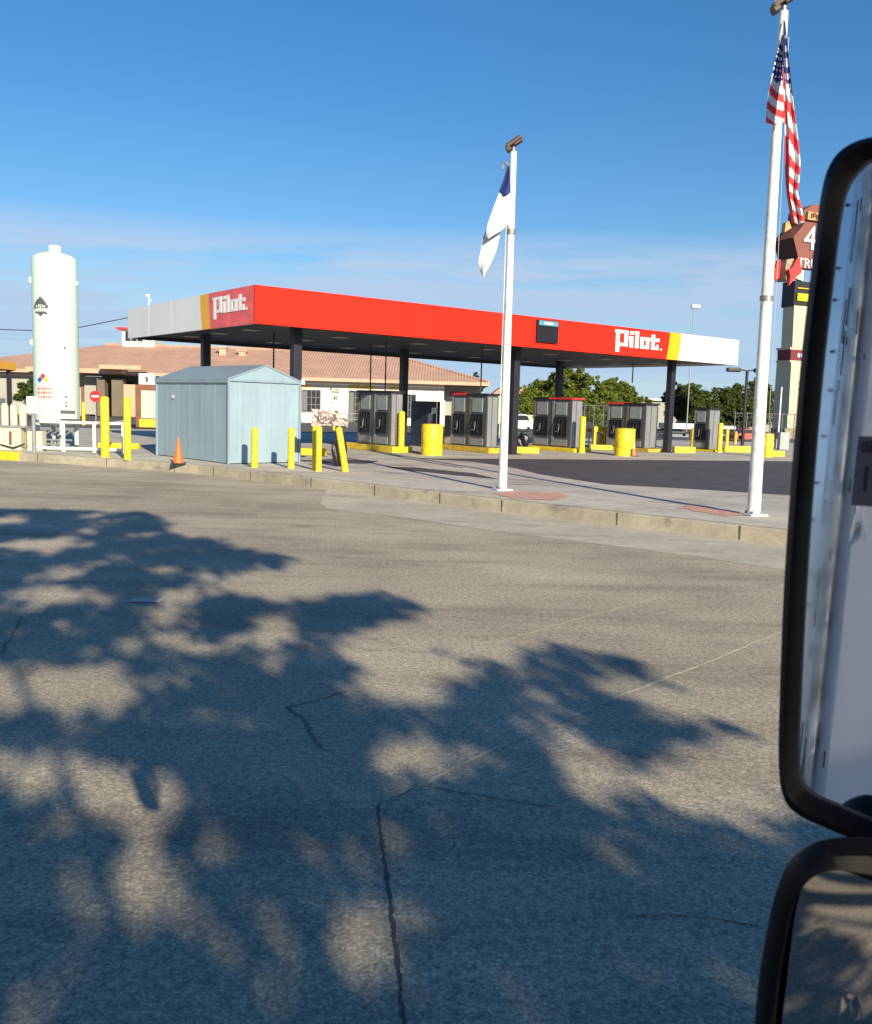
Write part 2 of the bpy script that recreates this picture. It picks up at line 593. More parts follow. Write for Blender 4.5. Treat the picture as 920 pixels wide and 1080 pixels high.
patch('red_ground_paint', [(520, 520), (545, 518), (590, 520), (600, 524), (585, 527), (540, 526)], ZS + .013, 'redpaint')
patch('red_ground_paint', [(712, 535), (735, 532), (770, 539), (790, 543), (770, 544), (735, 539)], ZS + .013, 'redpaint')
# dark sheets painting the shadow streaks left of the lane
patch('shadow_streak', [(318, 486), (350, 484), (400, 486), (386, 489), (345, 488)], ZS + .009, 'drive', .05)
patch('shadow_streak', [(405, 492), (440, 493), (500, 499), (524, 505), (480, 501), (430, 496)], ZS + .009, 'drive', .05)


def ribbon(name, px, w, z, mat, jit=.05, sub=7):
    P_ = [spot(x, y, z) for x, y in px]
    pts = []
    for a, b in zip(P_[:-1], P_[1:]):
        for k in range(sub):
            q = a.lerp(b, k / sub)
            pts.append(Vector((q.x + random.uniform(-jit, jit), q.y + random.uniform(-jit, jit))))
    pts.append(P_[-1].xy)
    vs, fs = [], []
    for i, p in enumerate(pts):
        t = (pts[min(i + 1, len(pts) - 1)] - pts[max(i - 1, 0)]).normalized()
        ww = w * random.uniform(.45, 1.3) / 2
        vs += [(p.x - t.y * ww, p.y + t.x * ww, z), (p.x + t.y * ww, p.y - t.x * ww, z)]
    fs = [(2 * i, 2 * i + 1, 2 * i + 3, 2 * i + 2) for i in range(len(pts) - 1)]
    return setting(MB().add(vs, fs).build(name, mat))


ribbon('road_crack', [(398, 850), (403, 890), (412, 950), (420, 1020), (428, 1100)], .022, .004, 'tar', .006, 16)
ribbon('road_crack', [(303, 746), (322, 760), (330, 778), (345, 792)], .026, .004, 'crack', .012, 10)
ribbon('road_crack', [(303, 746), (335, 738), (365, 729)], .02, .004, 'crack', .02)
ribbon('road_crack', [(398, 850), (425, 836), (450, 828), (520, 842), (585, 850)], .01, .004, 'crack', .015)
ribbon('road_crack', [(660, 966), (720, 964), (800, 976)], .008, .004, 'crack', .01)
ribbon('road_seam', [(440, 832), (480, 808), (560, 774), (640, 739), (720, 709), (830, 664)], .032, .0045, 'seam', .012, 14)
ribbon('road_seam', [(520, 679), (600, 655), (700, 629)], .022, .0045, 'seam', .02, 10)
ribbon('road_crack', [(0, 690), (14, 668), (22, 650)], .03, .004, 'crack', .02)
# flattened pale litter on the road
lit = MB()
p = spot(152, 635, .0)
lit.add([(p.x - .2, p.y - .07, .012), (p.x + .19, p.y - .06, .015), (p.x + .22, p.y + .09, .03), (p.x + .02, p.y + .05, .045), (p.x - .17, p.y + .1, .02)], [(0, 1, 2, 3, 4)])
tag(lit.build('flattened_cup', 'paper'), 'pale flattened scrap of litter lying on the shaded road', 'litter')

# yellow painted kerb at the left edge of the photo
a, b = Vector((-19, 34.0)), Vector((-14.9, 32.34))
dv = (b - a).normalized()
nv = Vector((dv.y, -dv.x))
pc = (a + b) / 2 + nv * .0
yk = MB().box((pc.x - nv.x * .1, pc.y - nv.y * .1, .15), ((b - a).length, .225, .31), math.atan2(dv.y, dv.x), bev=.02)
setting(yk.build('painted_kerb', 'yellow'))

# ------------------------------------------------------------------ fuel canopy
TH = .66
U = Vector((math.cos(TH), math.sin(TH), 0))
V = Vector((-U.y, U.x, 0))
A = at(269, 341, 32.3)
A = Vector((A.x, A.y, 0))
ZB, FH = 5.05, 1.33


def u_of(px, py=360):
    d = ray(px, py)
    m = Matrix(((d.x, -U.x), (d.y, -U.y))).inverted() @ Vector((A.x, A.y))
    return m[1]


def v_of(px, py=335):
    d = ray(px, py)
    m = Matrix(((d.x, -V.x), (d.y, -V.y))).inverted() @ Vector((A.x, A.y))
    return m[1]


LEN, DEP = u_of(779, 370), v_of(135, 335)
cano = thing('fuel_canopy', 'long red fuel canopy with white ends and dark underside', 'canopy', A, TH)
# local frame: x along the front, y to the back
FT = .12
ua, ub = u_of(705, 365), u_of(717, 367)
va, vb = v_of(221, 325), v_of(212, 325)
top = ZB + FH


def fpanel(name, pts, mat, parent=cano):
    """front fascia panel: pts (u, z), thickness to the back"""
    MB().prism([(x, 0, z) for x, z in pts], 1, (0, FT, 0)).build(name, mat, parent)


def curve_edge(u0, lean=.18, n=7):
    return [(u0 + lean * math.sin(k / (n - 1) * math.pi / 2) - lean * .5, ZB + FH * k / (n - 1)) for k in range(n)]


e1, e2 = curve_edge(ua), curve_edge(ub)
fpanel('red_fascia', [(0, ZB)] + e1 + [(0, top)], 'red')
fpanel('amber_stripe', e1 + list(reversed(e2)), 'amber')
fpanel('white_fascia', e2 + [(LEN, top), (LEN, ZB)], 'white')


def lpanel(name, pts, mat):
    MB().prism([(0, y, z) for y, z in pts], 0, (FT, 0, 0)).build(name, mat, cano)


e1 = [(y, z) for y, z in curve_edge(va)]
e2 = [(y, z) for y, z in curve_edge(vb)]
lpanel('red_fascia', [(FT + .003, ZB)] + e1 + [(FT + .003, top)], 'red_sheen')
lpanel('amber_stripe', e1 + list(reversed(e2)), 'amber')
s1, s2 = vb + (DEP - vb) * .36, vb + (DEP - vb) * .68
g_ = .012
lpanel('white_fascia', e2 + [(s1 - g_, top), (s1 - g_, ZB)], 'white')
lpanel('white_fascia', [(s1 + g_, ZB), (s1 + g_, top), (s2 - g_, top), (s2 - g_, ZB)], 'white')
lpanel('white_fascia', [(s2 + g_, ZB), (s2 + g_, top), (DEP, top), (DEP, ZB)], 'white')
MB().box((LEN / 2, DEP - FT / 2, ZB + FH / 2), (LEN - 2 * FT - .01, FT, FH)).build('back_fascia', 'white', cano)
MB().box((LEN - FT / 2, DEP / 2, ZB + FH / 2), (FT, DEP - 2 * FT - .01, FH)).build('end_fascia', 'white', cano)
MB().box((LEN / 2, DEP / 2, top - .25), (LEN - 2 * FT - .02, DEP - 2 * FT - .02, .08)).build('roof_deck', 'white', cano)
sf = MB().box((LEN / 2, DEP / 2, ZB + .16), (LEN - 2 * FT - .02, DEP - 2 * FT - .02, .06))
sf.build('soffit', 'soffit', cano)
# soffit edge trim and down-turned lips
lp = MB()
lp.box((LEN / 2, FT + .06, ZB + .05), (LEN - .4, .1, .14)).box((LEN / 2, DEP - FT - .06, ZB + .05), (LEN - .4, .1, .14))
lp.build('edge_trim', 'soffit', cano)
for v_ in (1.3, 4.2, 7.2, 10.2):
    for k in range(7):
        x = 1.9 + k * (LEN - 3.6) / 6
        MB().box((x, v_, ZB + .11), (.6, .6, .04), bev=.012).build('ceiling_light', 'lens', cano)
COLU = []
for px_f, v_ in ((312, 1.5), (543, 1.5), (708, 1.5)):
    d = ray(px_f, 400)
    base = A + V * v_
    m = Matrix(((d.x, -U.x), (d.y, -U.y))).inverted() @ Vector((base.x, base.y))
    COLU.append((m[1], v_))
for px_f, v_ in ((217, 8.9), (426, 8.9), (590, 8.9)):
    d = ray(px_f, 400)
    base = A + V * v_
    m = Matrix(((d.x, -U.x), (d.y, -U.y))).inverted() @ Vector((base.x, base.y))
    COLU.append((m[1], v_))
for cu, cv in COLU:
    m = MB().box((cu, cv, (ZB + .13 + ZS) / 2), (.34, .34, ZB + .13 - ZS), bev=.015)
    c = m.build('column', 'steelcol', cano)
    MB().box((cu, cv, ZS + .02), (.6, .6, .05), bev=.01).build('base_plate', 'steelcol', c)
# hanging conduit under the canopy
for px_f, y0, y1, v_ in ((289, 346, 392, 5.0), (668, 386, 403, 6.5)):
    d = ray(px_f, y0)
    base = A + V * v_
    m = Matrix(((d.x, -U.x), (d.y, -U.y))).inverted() @ Vector((base.x, base.y))
    D = m[0] * d.y
    drop = (y1 - y0) * D / F_
    MB().tube([(m[1], v_, ZB + .14), (m[1], v_, ZB - drop)], .035, 8).build('hanging_pipe', 'dark', cano)


def logo(parent, frame, s, sy):
    R = [(0, -.42, .3, 1.3), (-.1, 1.08, 0, 1.3), (.3, 1.06, .98, 1.3), (.68, .3, .98, 1.06), (.3, .06, .98, .3),
         (1.12, 0, 1.42, .88), (1.12, 1.02, 1.42, 1.28), (1.04, .66, 1.12, .88), (1.58, 0, 1.88, 1.32), (1.5, 1.12, 1.58, 1.32),
         (2.02, 0, 2.30, .92), (2.5, 0, 2.78, .92), (2.30, .68, 2.5, .92), (2.30, 0, 2.5, .24),
         (2.96, 0, 3.26, 1.2), (2.86, .66, 2.96, .92), (3.26, .66, 3.66, .92), (3.26, 0, 3.6, .25), (3.42, .25, 3.6, .42),
         (3.76, 0, 3.9, .14)]
    m = MB()
    for x0, y0, x1, y1 in R:
        m.prism([(x0 * s, y0 * sy, 0), (x1 * s, y0 * sy, 0), (x1 * s, y1 * sy, 0), (x0 * s, y1 * sy, 0)], 2, (0, 0, .018))
    o = m.build('lettering', 'letter', parent)
    o.data.transform(frame)
    return o


w = u_of(698, 358) - u_of(649, 358)
logo(cano, basis((u_of(649.5, 358), -.004, ZB + .40), (1, 0, 0), (0, 0, 1)), w / 3.9, .60)
w = v_of(226, 322) - v_of(262, 322)
logo(cano, basis((-.004, v_of(225.5, 322), ZB + .52), (0, -1, 0), (0, 0, 1)), w / 3.95, .47)
# price board hung on the front fascia
x0, x1 = u_of(565, 350), u_of(587, 351)
pb = MB().box(((x0 + x1) / 2, -.07, ZB + .74), (x1 - x0, .13, .98), bev=.02).build('price_board', 'panelscr', cano)
MB().box(((x0 + x1) / 2, -.145, ZB + 1.09), ((x1 - x0) * .9, .012, .2)).build('board_header', 'panelblue', pb)
MB().box(((x0 + x1) / 2, -.155, ZB + 1.09), ((x1 - x0) * .42, .006, .09)).build('header_mark', 'letter', pb)
rws = MB()
for k in range(2):
    rws.box(((x0 + x1) / 2, -.14, ZB + .48 + k * .27), ((x1 - x0) * .88, .012, .02))
for k in range(1, 5):
    rws.box((x0 + (x1 - x0) * k / 5, -.139, ZB + .6), (.02, .01, .6))
rws.build('board_grid', 'dark', pb)
# little camera mast standing on the left canopy roof
cm = MB()
q = at(150, 320, 40)
cm.box((0, 0, .35), (.04, .04, .7)).box((-.04, 0, .70), (.16, .08, .09)).box((.05, 0, .5), (.14, .04, .04))
o = cm.build('roof_camera', 'signW')
o.location = A + V * (v_of(150) - .02) + U * .3 + Vector((0, 0, top - .21))
tag(o, 'small white camera on a mast on the canopy roof', 'camera')

# ------------------------------------------------------------------ flagpoles and flags


def flagpole(name, label, base, tip, r0, r1, lamp_w):
    t = thing(name, label, 'flagpole', base)
    axis = tip - base
    n = 14
    MB().tube([axis * (k / n) for k in range(n + 1)], [r0 + (r1 - r0) * k / n for k in range(n + 1)], 20).build('pole', 'poleW', t, True)
    MB().box((0, 0, .02), (.42, .42, .04), .3, bev=.008).build('base_plate', 'poleW', t)
    for a in range(4):
        m = MB()
        m.lathe([(.022, .04), (.022, .085), (.012, .1)], 8, (.16 * math.cos(.3 + .785 + a * 1.571), .16 * math.sin(.3 + .785 + a * 1.571), 0))
        m.build('anchor_bolt', 'clamp', t)
    return t, axis


b1 = spot(530, 517)
tip1 = at(541.8, 160, b1.y - .05)
fp1, ax1 = flagpole('flagpole', 'shorter white flagpole with clamp band, carrying the blue and white flag', b1, tip1, .112, .08, .5)
fpu = ax1.normalized()


def solar(t, axis, top_pt, w, mat='rust'):
    m = MB().tube([top_pt, top_pt + Vector((0, 0, .1))], .05, 10)
    m.build('lamp_neck', 'clamp', t)
    ex = Vector((math.cos(.35), 0, math.sin(.75) * .95)).normalized()
    c = top_pt + Vector((0, 0, .22))
    fr = basis(c, ex, Vector((.1, 1, 0)))
    h = MB()
    h.box((0, 0, 0), (w, .3, .09), bev=.03).box((-w * .42, 0, -.06), (w * .24, .26, .12), bev=.02).box((w * .2, 0, -.05), (w * .5, .2, .08), bev=.02)
    o = h.build('solar_lamp', mat, t)
    o.data.transform(fr)
    p = MB().box((0, 0, .05), (w * .86, .26, .012))
    p = p.build('solar_panel', 'solar', o)
    p.data.transform(fr)


solar(fp1, ax1, ax1, .46)
for py in (244.5,):
    k = (at(536, py, b1.y).z - ZS) / ax1.z
    p = ax1 * k
    MB().tube([p - fpu * .06, p + fpu * .06], .115, 18).build('clamp_band', 'clamp', fp1)
p = ax1 * .955
MB().tube([p + Vector((-.12, -.02, .05)), p + Vector((-.24, -.03, .12)), p + Vector((-.27, -.03, -.05))], .03, 8).build('pulley', 'clamp', fp1)
MB().tube([ax1 * .95 + Vector((-.12, -.06, 0)), ax1 * .5 + Vector((-.13, -.07, 0)), ax1 * .16 + Vector((-.13, -.06, 0))], .009, 6).build('halyard', 'poleW', fp1)

b2 = spot(795, 543.5)
tip2 = at(827, 12, b2.y - .1)
fp2, ax2 = flagpole('flagpole', 'taller white flagpole beside the truck mirror, carrying the stars and stripes', b2, tip2, .138, .085, .5)
solar(fp2, ax2, ax2, .58)
for py in (315,):
    k = (at(812, py, b2.y).z - ZS) / ax2.z
    p = ax2 * k
    MB().tube([p - ax2.normalized() * .05, p + ax2.normalized() * .05], .135, 18).build('clamp_band', 'clamp', fp2)
MB().tube([ax2 * .95 + Vector((.1, -.08, 0)), ax2 * .5 + Vector((.15, -.1, 0)), ax2 * .14 + Vector((.17, -.1, 0))], .005, 6).build('halyard', 'grey', fp2)


def cloth(rows, Y, folds, depth, ns, nt, colour):
    """rows: [(py, px_left, px_right, dY)], a hanging sheet with pleats; colour(s, t) -> material slot"""
    vs, fs, mi = [], [], []

    def row(t):
        x = t * (len(rows) - 1)
        i = min(int(x), len(rows) - 2)
        f = x - i
        return [rows[i][k] * (1 - f) + rows[i + 1][k] * f for k in range(4)]
    for j in range(nt + 1):
        t = j / nt
        py, l, r, dy = row(t)
        for i in range(ns + 1):
            s = i / ns
            yy = Y + dy + depth * (.3 + t) * math.sin(s * folds * math.pi + t * 2.2)
            p = at(l + (r - l) * s, py + 2.5 * math.sin(s * math.pi), yy)
            vs.append(p)
    for j in range(nt):
        for i in range(ns):
            fs.append((j * (ns + 1) + i, j * (ns + 1) + i + 1, (j + 1) * (ns + 1) + i + 1, (j + 1) * (ns + 1) + i))
            mi.append(colour((i + .5) / ns, (j + .5) / nt))
    return vs, fs, mi


def us_left(s, t):
    x = t - .12 * s + .06
    if x < .56:
        c = int(s * 9), int(t * 26)
        return 3 if (c[0] + c[1]) % 2 == 0 and c[1] % 2 == 0 and t > .12 and random.random() < .6 else (2 if t > .1 else 1)
    k = int((x - .56) / .085)
    return 1 if k % 2 == 0 else 0


def us_right(s, t):
    x = t - .10 * (s - .5)
    if x < .25 and s > .15:
        c = int(s * 8), int(t * 48)
        return 3 if (c[0] + c[1]) % 2 == 0 and c[1] % 2 == 0 and t > .06 else 2
    if s < .3:
        if x < .25:
            return 2
        return 0 if (t > .45 or int(t * 22) % 3) else 1
    k = int((x - .25) / .058)
    return 1 if k % 2 == 0 else 0


usf = MB()
Yf = b2.y - .28
vs, fs, mi = cloth([(36, 825, 829, -.02), (60, 818.5, 830, -.05), (80, 814, 829, -.08), (105, 809.5, 828, -.1), (129, 808, 827.5, -.12)], Yf, 2.2, .05, 18, 60, us_left)
b_ = len(usf.v)
usf.v += [tuple(x) for x in vs]
usf.f += [tuple(i + b_ for i in f) for f in fs]
usf.mi += mi
vs, fs, mi = cloth([(20, 826.5, 828.5, 0), (40, 826, 830, -.12), (80, 826, 834.5, -.4), (110, 827, 837.5, -.62), (140, 828, 841.5, -.8), (170, 828, 844.5, -.9), (188, 828.5, 843.5, -.92),
                    (203, 830, 841.5, -.92), (222, 833, 846.5, -.95), (234, 836, 848, -.95)], Yf + .03, 3.2, .06, 18, 110, us_right)
b_ = len(usf.v)
usf.v += [tuple(x) for x in vs]
usf.f += [tuple(i + b_ for i in f) for f in fs]
usf.mi += mi
o = usf.build('hanging_flag', ['flagR', 'flagW', 'flagB', 'letter'], None, True)
sm = o.modifiers.new('thick', 'SOLIDIFY')
sm.thickness = .008
tag(o, 'limp red and white striped flag with a starred blue corner on the taller pole', 'flag')

wf = MB()
Y1 = b1.y - .18
for rows, col, fo in (([(174, 535.2, 537.2, 0), (188, 531.5, 538, -.04), (203, 526.5, 538.3, -.06)], lambda s, t: 1, 1.3),
                      ([(203, 526.5, 538.3, -.06), (220, 520, 538.1, -.1), (236, 514.2, 537.8, -.12), (243, 513, 530, -.12), (249, 513, 517, -.12)], lambda s, t: 0, 1.6),
                      ([(240, 514, 529, .12), (250, 509.5, 527, .1), (264, 507, 523.8, .05), (276, 504.5, 519, 0), (284, 506.5, 515, -.02), (290, 509, 511, -.02)], lambda s, t: 0, 1.8)):
    vs, fs, mi = cloth(rows, Y1, fo, .06, 14, 24, col)
    b_ = len(wf.v)
    wf.v += [tuple(x) for x in vs]
    wf.f += [tuple(i + b_ for i in f) for f in fs]
    wf.mi += mi
o = wf.build('hanging_flag', ['flagW', 'flagBlue2'], None, True)
sm = o.modifiers.new('thick', 'SOLIDIFY')
sm.thickness = .008
tag(o, 'limp white flag with a blue top on the shorter pole', 'flag')

# ------------------------------------------------------------------ storage tank
tb = spot(61, 471)
tb = Vector((at(61, 471, 36).x, 36, ZS))
tk = thing('storage_tank', 'tall white cylindrical gas tank on legs with hazard diamond', 'tank', tb)
px_m = 36 / F_
rad = 22.3 * px_m
ztop = at(58, 275, 36).z - ZS
zbot = at(60, 443, 36).z - ZS
prof = [(rad * math.cos(a), zbot + .02 - .28 * math.sin(a)) for a in (R_(85), R_(60), R_(35), R_(12))] + [(rad, zbot + .1)]
prof += [(rad, zbot + (ztop - zbot) * k / 6) for k in range(1, 6)] + [(rad, ztop)]
prof += [(rad * math.cos(R_(a)), ztop + .33 * math.sin(R_(a))) for a in (15, 30, 45, 60, 75, 86)]
MB().lathe(prof, 48).build('shell', 'tank', tk, True)
MB().lathe([(.24, ztop + .30), (.25, ztop + .52), (.2, ztop + .57), (.04, ztop + .58)], 20, (.02, 0, 0)).build('vent_cap', 'tank', tk, True)
for k in range(4):
    a = R_(45 + 90 * k - 10)
    x, y = (rad - .12) * math.cos(a), (rad - .12) * math.sin(a)
    MB().tube([(x, y, 0), (x, y, zbot + .45)], 0.085, 12).box((x, y, .03), (.32, .32, .06)).build('leg', 'tank', tk)
for z_, sx in ((at(34, 295, 36).z - ZS, -1), (at(36, 361, 36).z - ZS, -1), (at(78, 299, 36).z - ZS, 1)):
    lug = MB()
    s_ = .17 if sx < 0 else .09
    pr = [(sx * (rad - .03), 0, z_ - s_ * 1.2), (sx * (rad + s_), 0, z_ - s_ * .35), (sx * (rad + s_), 0, z_ + s_ * .35), (sx * (rad - .03), 0, z_ + s_ * 1.2)]
    lug.prism([(p[0], -.03, p[2]) for p in pr], 1, (0, .06, 0))
    lug.build('lifting_lug', 'tank', tk)


def on_shell(px, py, r=None):
    """angle and height on the tank for a picture point"""
    r = r or rad
    d = ray(px, py)
    ox, oy = -tb.x, -tb.y
    a = d.x ** 2 + d.y ** 2
    b = 2 * (ox * d.x + oy * d.y)
    c = ox * ox + oy * oy - r * r
    t = (-b - math.sqrt(max(0, b * b - 4 * a * c))) / (2 * a)
    p = CAM + d * t - tb
    return math.atan2(p.y, p.x), p.z


def decal(name, pts, mat, parent, lift=.012):
    """flat mark wrapped on the shell: pts picture polygon"""
    av = [on_shell(*p) for p in pts]
    r = rad + lift
    n_ = len(av)
    ca = sum(a for a, z in av) / n_
    cz = sum(z for a, z in av) / n_
    vs = [(r * math.cos(ca), r * math.sin(ca), cz)]
    for a, z in av:
        vs.append((r * math.cos(a), r * math.sin(a), z))
    fs = [(0, 1 + i, 1 + (i + 1) % n_) for i in range(n_)]
    return MB().add(vs, fs).build(name, mat, parent)


em = []
for k in range(22):
    a = k * 2 * math.pi / 22
    rr = (1.0 if k % 2 else .78)
    em.append((43 + 6.6 * rr * math.cos(a) * (1.05 if math.cos(a) > 0 else .95), 322.5 + 10.5 * rr * math.sin(a) * .95))
# tank emblem: dark toothed badge, pale band across it, dark swag below
eb = decal('emblem', [(38.2, 321), (37.4, 318.6), (39, 318), (39.2, 315.4), (41, 315.4), (41.8, 313), (44, 313), (45, 315.4), (46.8, 315.4), (47, 318), (49, 318.4), (48.6, 321)], 'mark', tk, .03)
decal('emblem_banner', [(36.8, 321), (49.6, 321), (51.6, 323), (49.6, 325.2), (36.8, 325.2)], 'mark', eb, .034)
for k, (x_, y_) in enumerate(((39, 322), (41.2, 321.6), (43, 322.2), (45, 321.8), (46.8, 322.2))):
    decal('emblem_script', [(x_, y_), (x_ + 1.3, y_), (x_ + 1.3, y_ + 2.2), (x_, y_ + 2.2)], 'tank', eb, .044)
decal('emblem_ribbon', [(38.2, 328.4), (48.2, 328.4), (51.2, 331.6), (47.5, 330.6), (38.4, 330.2)], 'mark', eb, .034)
decal('emblem_point', [(40.5, 330.4), (46, 330.4), (43.4, 333.4)], 'mark', eb, .03)
cx, cy = 46, 399.5
hz = decal('hazard_diamond', [(cx, cy - 7), (cx + 6, cy), (cx, cy + 7), (cx - 6, cy)], 'signW', tk, .04)
for dx, dy, mt in ((0, -3, 'signR'), (-2.9, .6, 'blue'), (2.9, .6, 'placY')):
    decal('hazard_field', [(cx + dx, cy + dy - 3.2), (cx + dx + 2.7, cy + dy), (cx + dx, cy + dy + 3.2), (cx + dx - 2.7, cy + dy)], mt, hz, .05)
for y0, h_, wd in ((408.5, 2.4, 14), (412.7, 2.6, 15), (417.5, 2.2, 15)):
    x_ = 40
    k = 0
    while x_ < 40 + wd:
        l_ = (2.2, 1.4, 2.8, 1.8)[k % 4]
        decal('warning_text', [(x_, y0), (x_ + l_, y0), (x_ + l_, y0 + h_), (x_, y0 + h_)], 'markR', tk, .012)
        x_ += l_ + .7
        k += 1
for px, py in ((68.2, 367), (69.5, 418.5), (69.7, 424.5), (69.8, 428.3)):
    decal('port', [(px + 1.1 * math.cos(k), py + 1.3 * math.sin(k)) for k in (0, .785, 1.57, 2.36, 3.14, 3.93, 4.71, 5.5)], 'mark', tk, .01)
# valve cabinet and pipework under the tank
q = at(72, 437, 35.0)
vb_ = MB().box((q.x - tb.x, -rad + .0, q.z - ZS), (.62, .34, .36), bev=.02).build('gauge_box', 'tank', tk)
MB().box((q.x - tb.x, -rad - .19, q.z - ZS + .09), (.56, .03, .12)).build('gauge_panel', 'mark', vb_)
pm = MB()
for k in range(5):
    x = -.55 + k * .26
    pm.tube([(x, -.5, .12), (x, -.5, .55), (x + .12, -.1, .7)], .035, 8)
pm.tube([(-.8, -.55, .35), (.8, -.55, .35)], .04, 8).tube([(-.8, -.4, .18), (.7, -.6, .18)], .05, 8)
pm.build('pipework', 'grey', tk)

# white pipe rail round the tank
ry = 33.9
rail = thing('pipe_rail', 'low white pipe railing in front of the gas tank', 'railing', (at(60, 470, ry).x, ry, ZS))
ox = rail.location.x
zt = at(60, 445, ry).z - ZS
xl, xr = at(36, 470, ry).x - ox, at(131, 470, ry).x - ox
MB().tube([(xl, 0, zt), (xr, 0, zt)], .055, 10).build('top_rail', 'whitep', rail)
MB().tube([(xl, 0, .12), (xr, 0, .12)], .06, 10).build('bottom_rail', 'whitep', rail)
for px in (36, 67, 99.5, 130):
    x = at(px, 470, ry).x - ox
    MB().tube([(x, 0, 0), (x, 0, zt + .02)], .065, 10).build('post', 'whitep', rail)
# side return of the railing behind
rail2 = thing('pipe_rail', 'white pipe railing running back beside the left yellow posts', 'railing', (at(131, 470, 35.5).x, 35.5, ZS))
MB().tube([(0, -1.4, zt), (-.8, 2.5, zt)], .05, 10).build('top_rail', 'whitep', rail2)
MB().tube([(-.8, 2.5, 0), (-.8, 2.5, zt)], .06, 10).build('post', 'whitep', rail2)

# blank white sign on a grey post
sg = thing('notice_post', 'blank white square notice on a grey post left of the tank', 'sign', (at(36, 476, 33).x, 33, ZS))
zc = at(36, 427, 33).z - ZS
MB().tube([(0, 0, 0), (0, 0, zc)], .07, 10).build('post', 'grey', sg)
MB().box((.03, -.1, zc), (.42, .03, .6), .05).build('notice_board', 'signW', sg)

# cream dispenser units at the far left
cb = thing('cream_machine', 'cream metal dispensing machine with pipes at the left edge', 'machine', (at(16, 475, 34).x, 34, ZS))
MB().box((-.1, 0, .42), (.85, .5, .84), bev=.02).build('lower_cabinet', 'cream', cb)
MB().box((.78, .1, .36), (.55, .4, .72), bev=.02).build('side_cabinet', 'cream', cb)
MB().box((0, 0, .88), (1.15, .6, .07)).build('shelf', 'grey', cb)
for x in (-.35, -.02, .32):
    MB().lathe([(.13, .92), (.13, 1.6), (.08, 1.72)], 14, (x, 0, 0)).build('cylinder', 'cream', cb)
MB().box((-.05, -.26, .45), (.1, .02, .5)).build('hose_slot', 'brown', cb)
MB().tube([(-.4, -.3, .2), (.1, -.38, .1), (.5, -.3, .25)], .03, 8).build('hose', 'dark', cb)
gp = thing('grey_cabinet', 'grey cabinet with a faded red panel at the left edge', 'cabinet', (at(0, 475, 35).x - .15, 35, ZS))
MB().box((0, 0, .95), (.6, .5, 1.9), bev=.02).build('body', 'grey', gp)
MB().box((.08, -.26, .8), (.3, .02, .7)).build('panel', 'markR', gp)

# small car canopy with yellow edge
yc = thing('car_canopy', 'small canopy with yellow edge on black posts at the far left', 'canopy', (at(-6, 440, 58).x - 1.05, 58, ZS))
zt_ = at(0, 381, 58).z - ZS
MB().box((0, 0, zt_ - .22), (3.0, 5, .5), .06).build('yellow_fascia', 'amber', yc)
MB().box((0, 0, zt_ - .5), (2.8, 4.8, .06), .06).build('soffit', 'soffit', yc)
for x, y in ((1.25, -2), (.75, -1.0), (1.2, 1.8), (-.9, -2)):
    MB().box((x, y, (zt_ - .5) / 2), (.24, .24, zt_ - .5)).build('post', 'steelcol', yc)
MB().box((.55, -1.2, 1.5), (.5, .6, 1.1)).build('dark_panel', 'steelcol', yc)

# ------------------------------------------------------------------ bollards


def bollard_mesh(r, h, name='bollard_post'):
    return MB().lathe([(r, 0), (r, h - r * .5), (r * .93, h - r * .28), (r * .7, h - r * .1), (r * .3, h), (r * .05, h + .005)], 20)


def bollard(px, py_top, py_bot, w, label, Y=None, mat='yellow', lean=None, group='yellow bollards', name='bollard'):
    b = spot(px, py_bot)
    if Y:
        b = at(px, py_bot, Y)
        b.z = ZS
    D = b.y
    top_ = at(px, py_top, D)
    h = top_.z - ZS
    r = w * D / F_ / 2
    m = bollard_mesh(r, h)
    # faint weld ring near the ground
    m.lathe([(r * 1.12, 0), (r * 1.12, .03), (r * 1.0, .05)], 20)
    o = m.build(name, mat, None, True)
    o.location = b
    if lean:
        o.rotation_euler = lean
    tag(o, label, 'bollard', group)
    return o


bollard(111, 418, 482, 9, 'thick tall yellow bollard, left of the pair by the white tank railing')
bollard(134.6, 419, 485, 7.6, 'tall yellow bollard between the railing and the blue shed')
bollard(268.5, 451, 493, 7.3, 'short yellow bollard before the middle of the shed gable')
bollard(307, 451, 494, 7.2, 'short yellow bollard before the right corner of the shed gable')
bollard(336, 449.5, 497, 6.6, 'front yellow bollard of the touching pair just right of the shed')
bollard(332.3, 449, 495, 6.6, 'rear yellow bollard of the touching pair just right of the shed', Y=spot(336, 497).y + .45)
bollard(364.5, 450, 497.5, 7.0, 'leaning yellow bollard right of the touching pair', lean=(R_(3), R_(-9.5), 0))
bollard(423, 433.5, 476, 6.6, 'slim yellow bollard at the corner of the leftmost pump', Y=40.6)
bollard(613.4, 439, 476.5, 6.4, 'slim yellow bollard beside the red capped pump', Y=45.4)
bollard(758.6, 446, 477, 5.2, 'slim yellow bollard at the corner of the rightmost pump', Y=51)
bollard(731, 451, 468, 5, 'low yellow bollard left of the rightmost pump', Y=58, mat='yellow')
bollard(735, 449.5, 466, 3.2, 'thin yellow bollard close behind the rightmost pump', Y=62, mat='yellow_worn')
bollard(766.6, 453, 469, 3.4, 'thin far yellow bollard left of the double lamp', Y=64, mat='yellow')
bollard(775.5, 455, 469, 3.2, 'thin worn yellow bollard nearest the double lamp', Y=66, mat='yellow_worn')
bollard(352.3, 435, 452, 2.6, 'small far yellow bollard against the white building wall', Y=72)
bollard(88.2, 424, 440, 3.6, 'small far yellow bollard beside the brown door', Y=66)
bollard(358, 436, 451, 1.8, 'thin far yellow bollard by the building railing', Y=78)


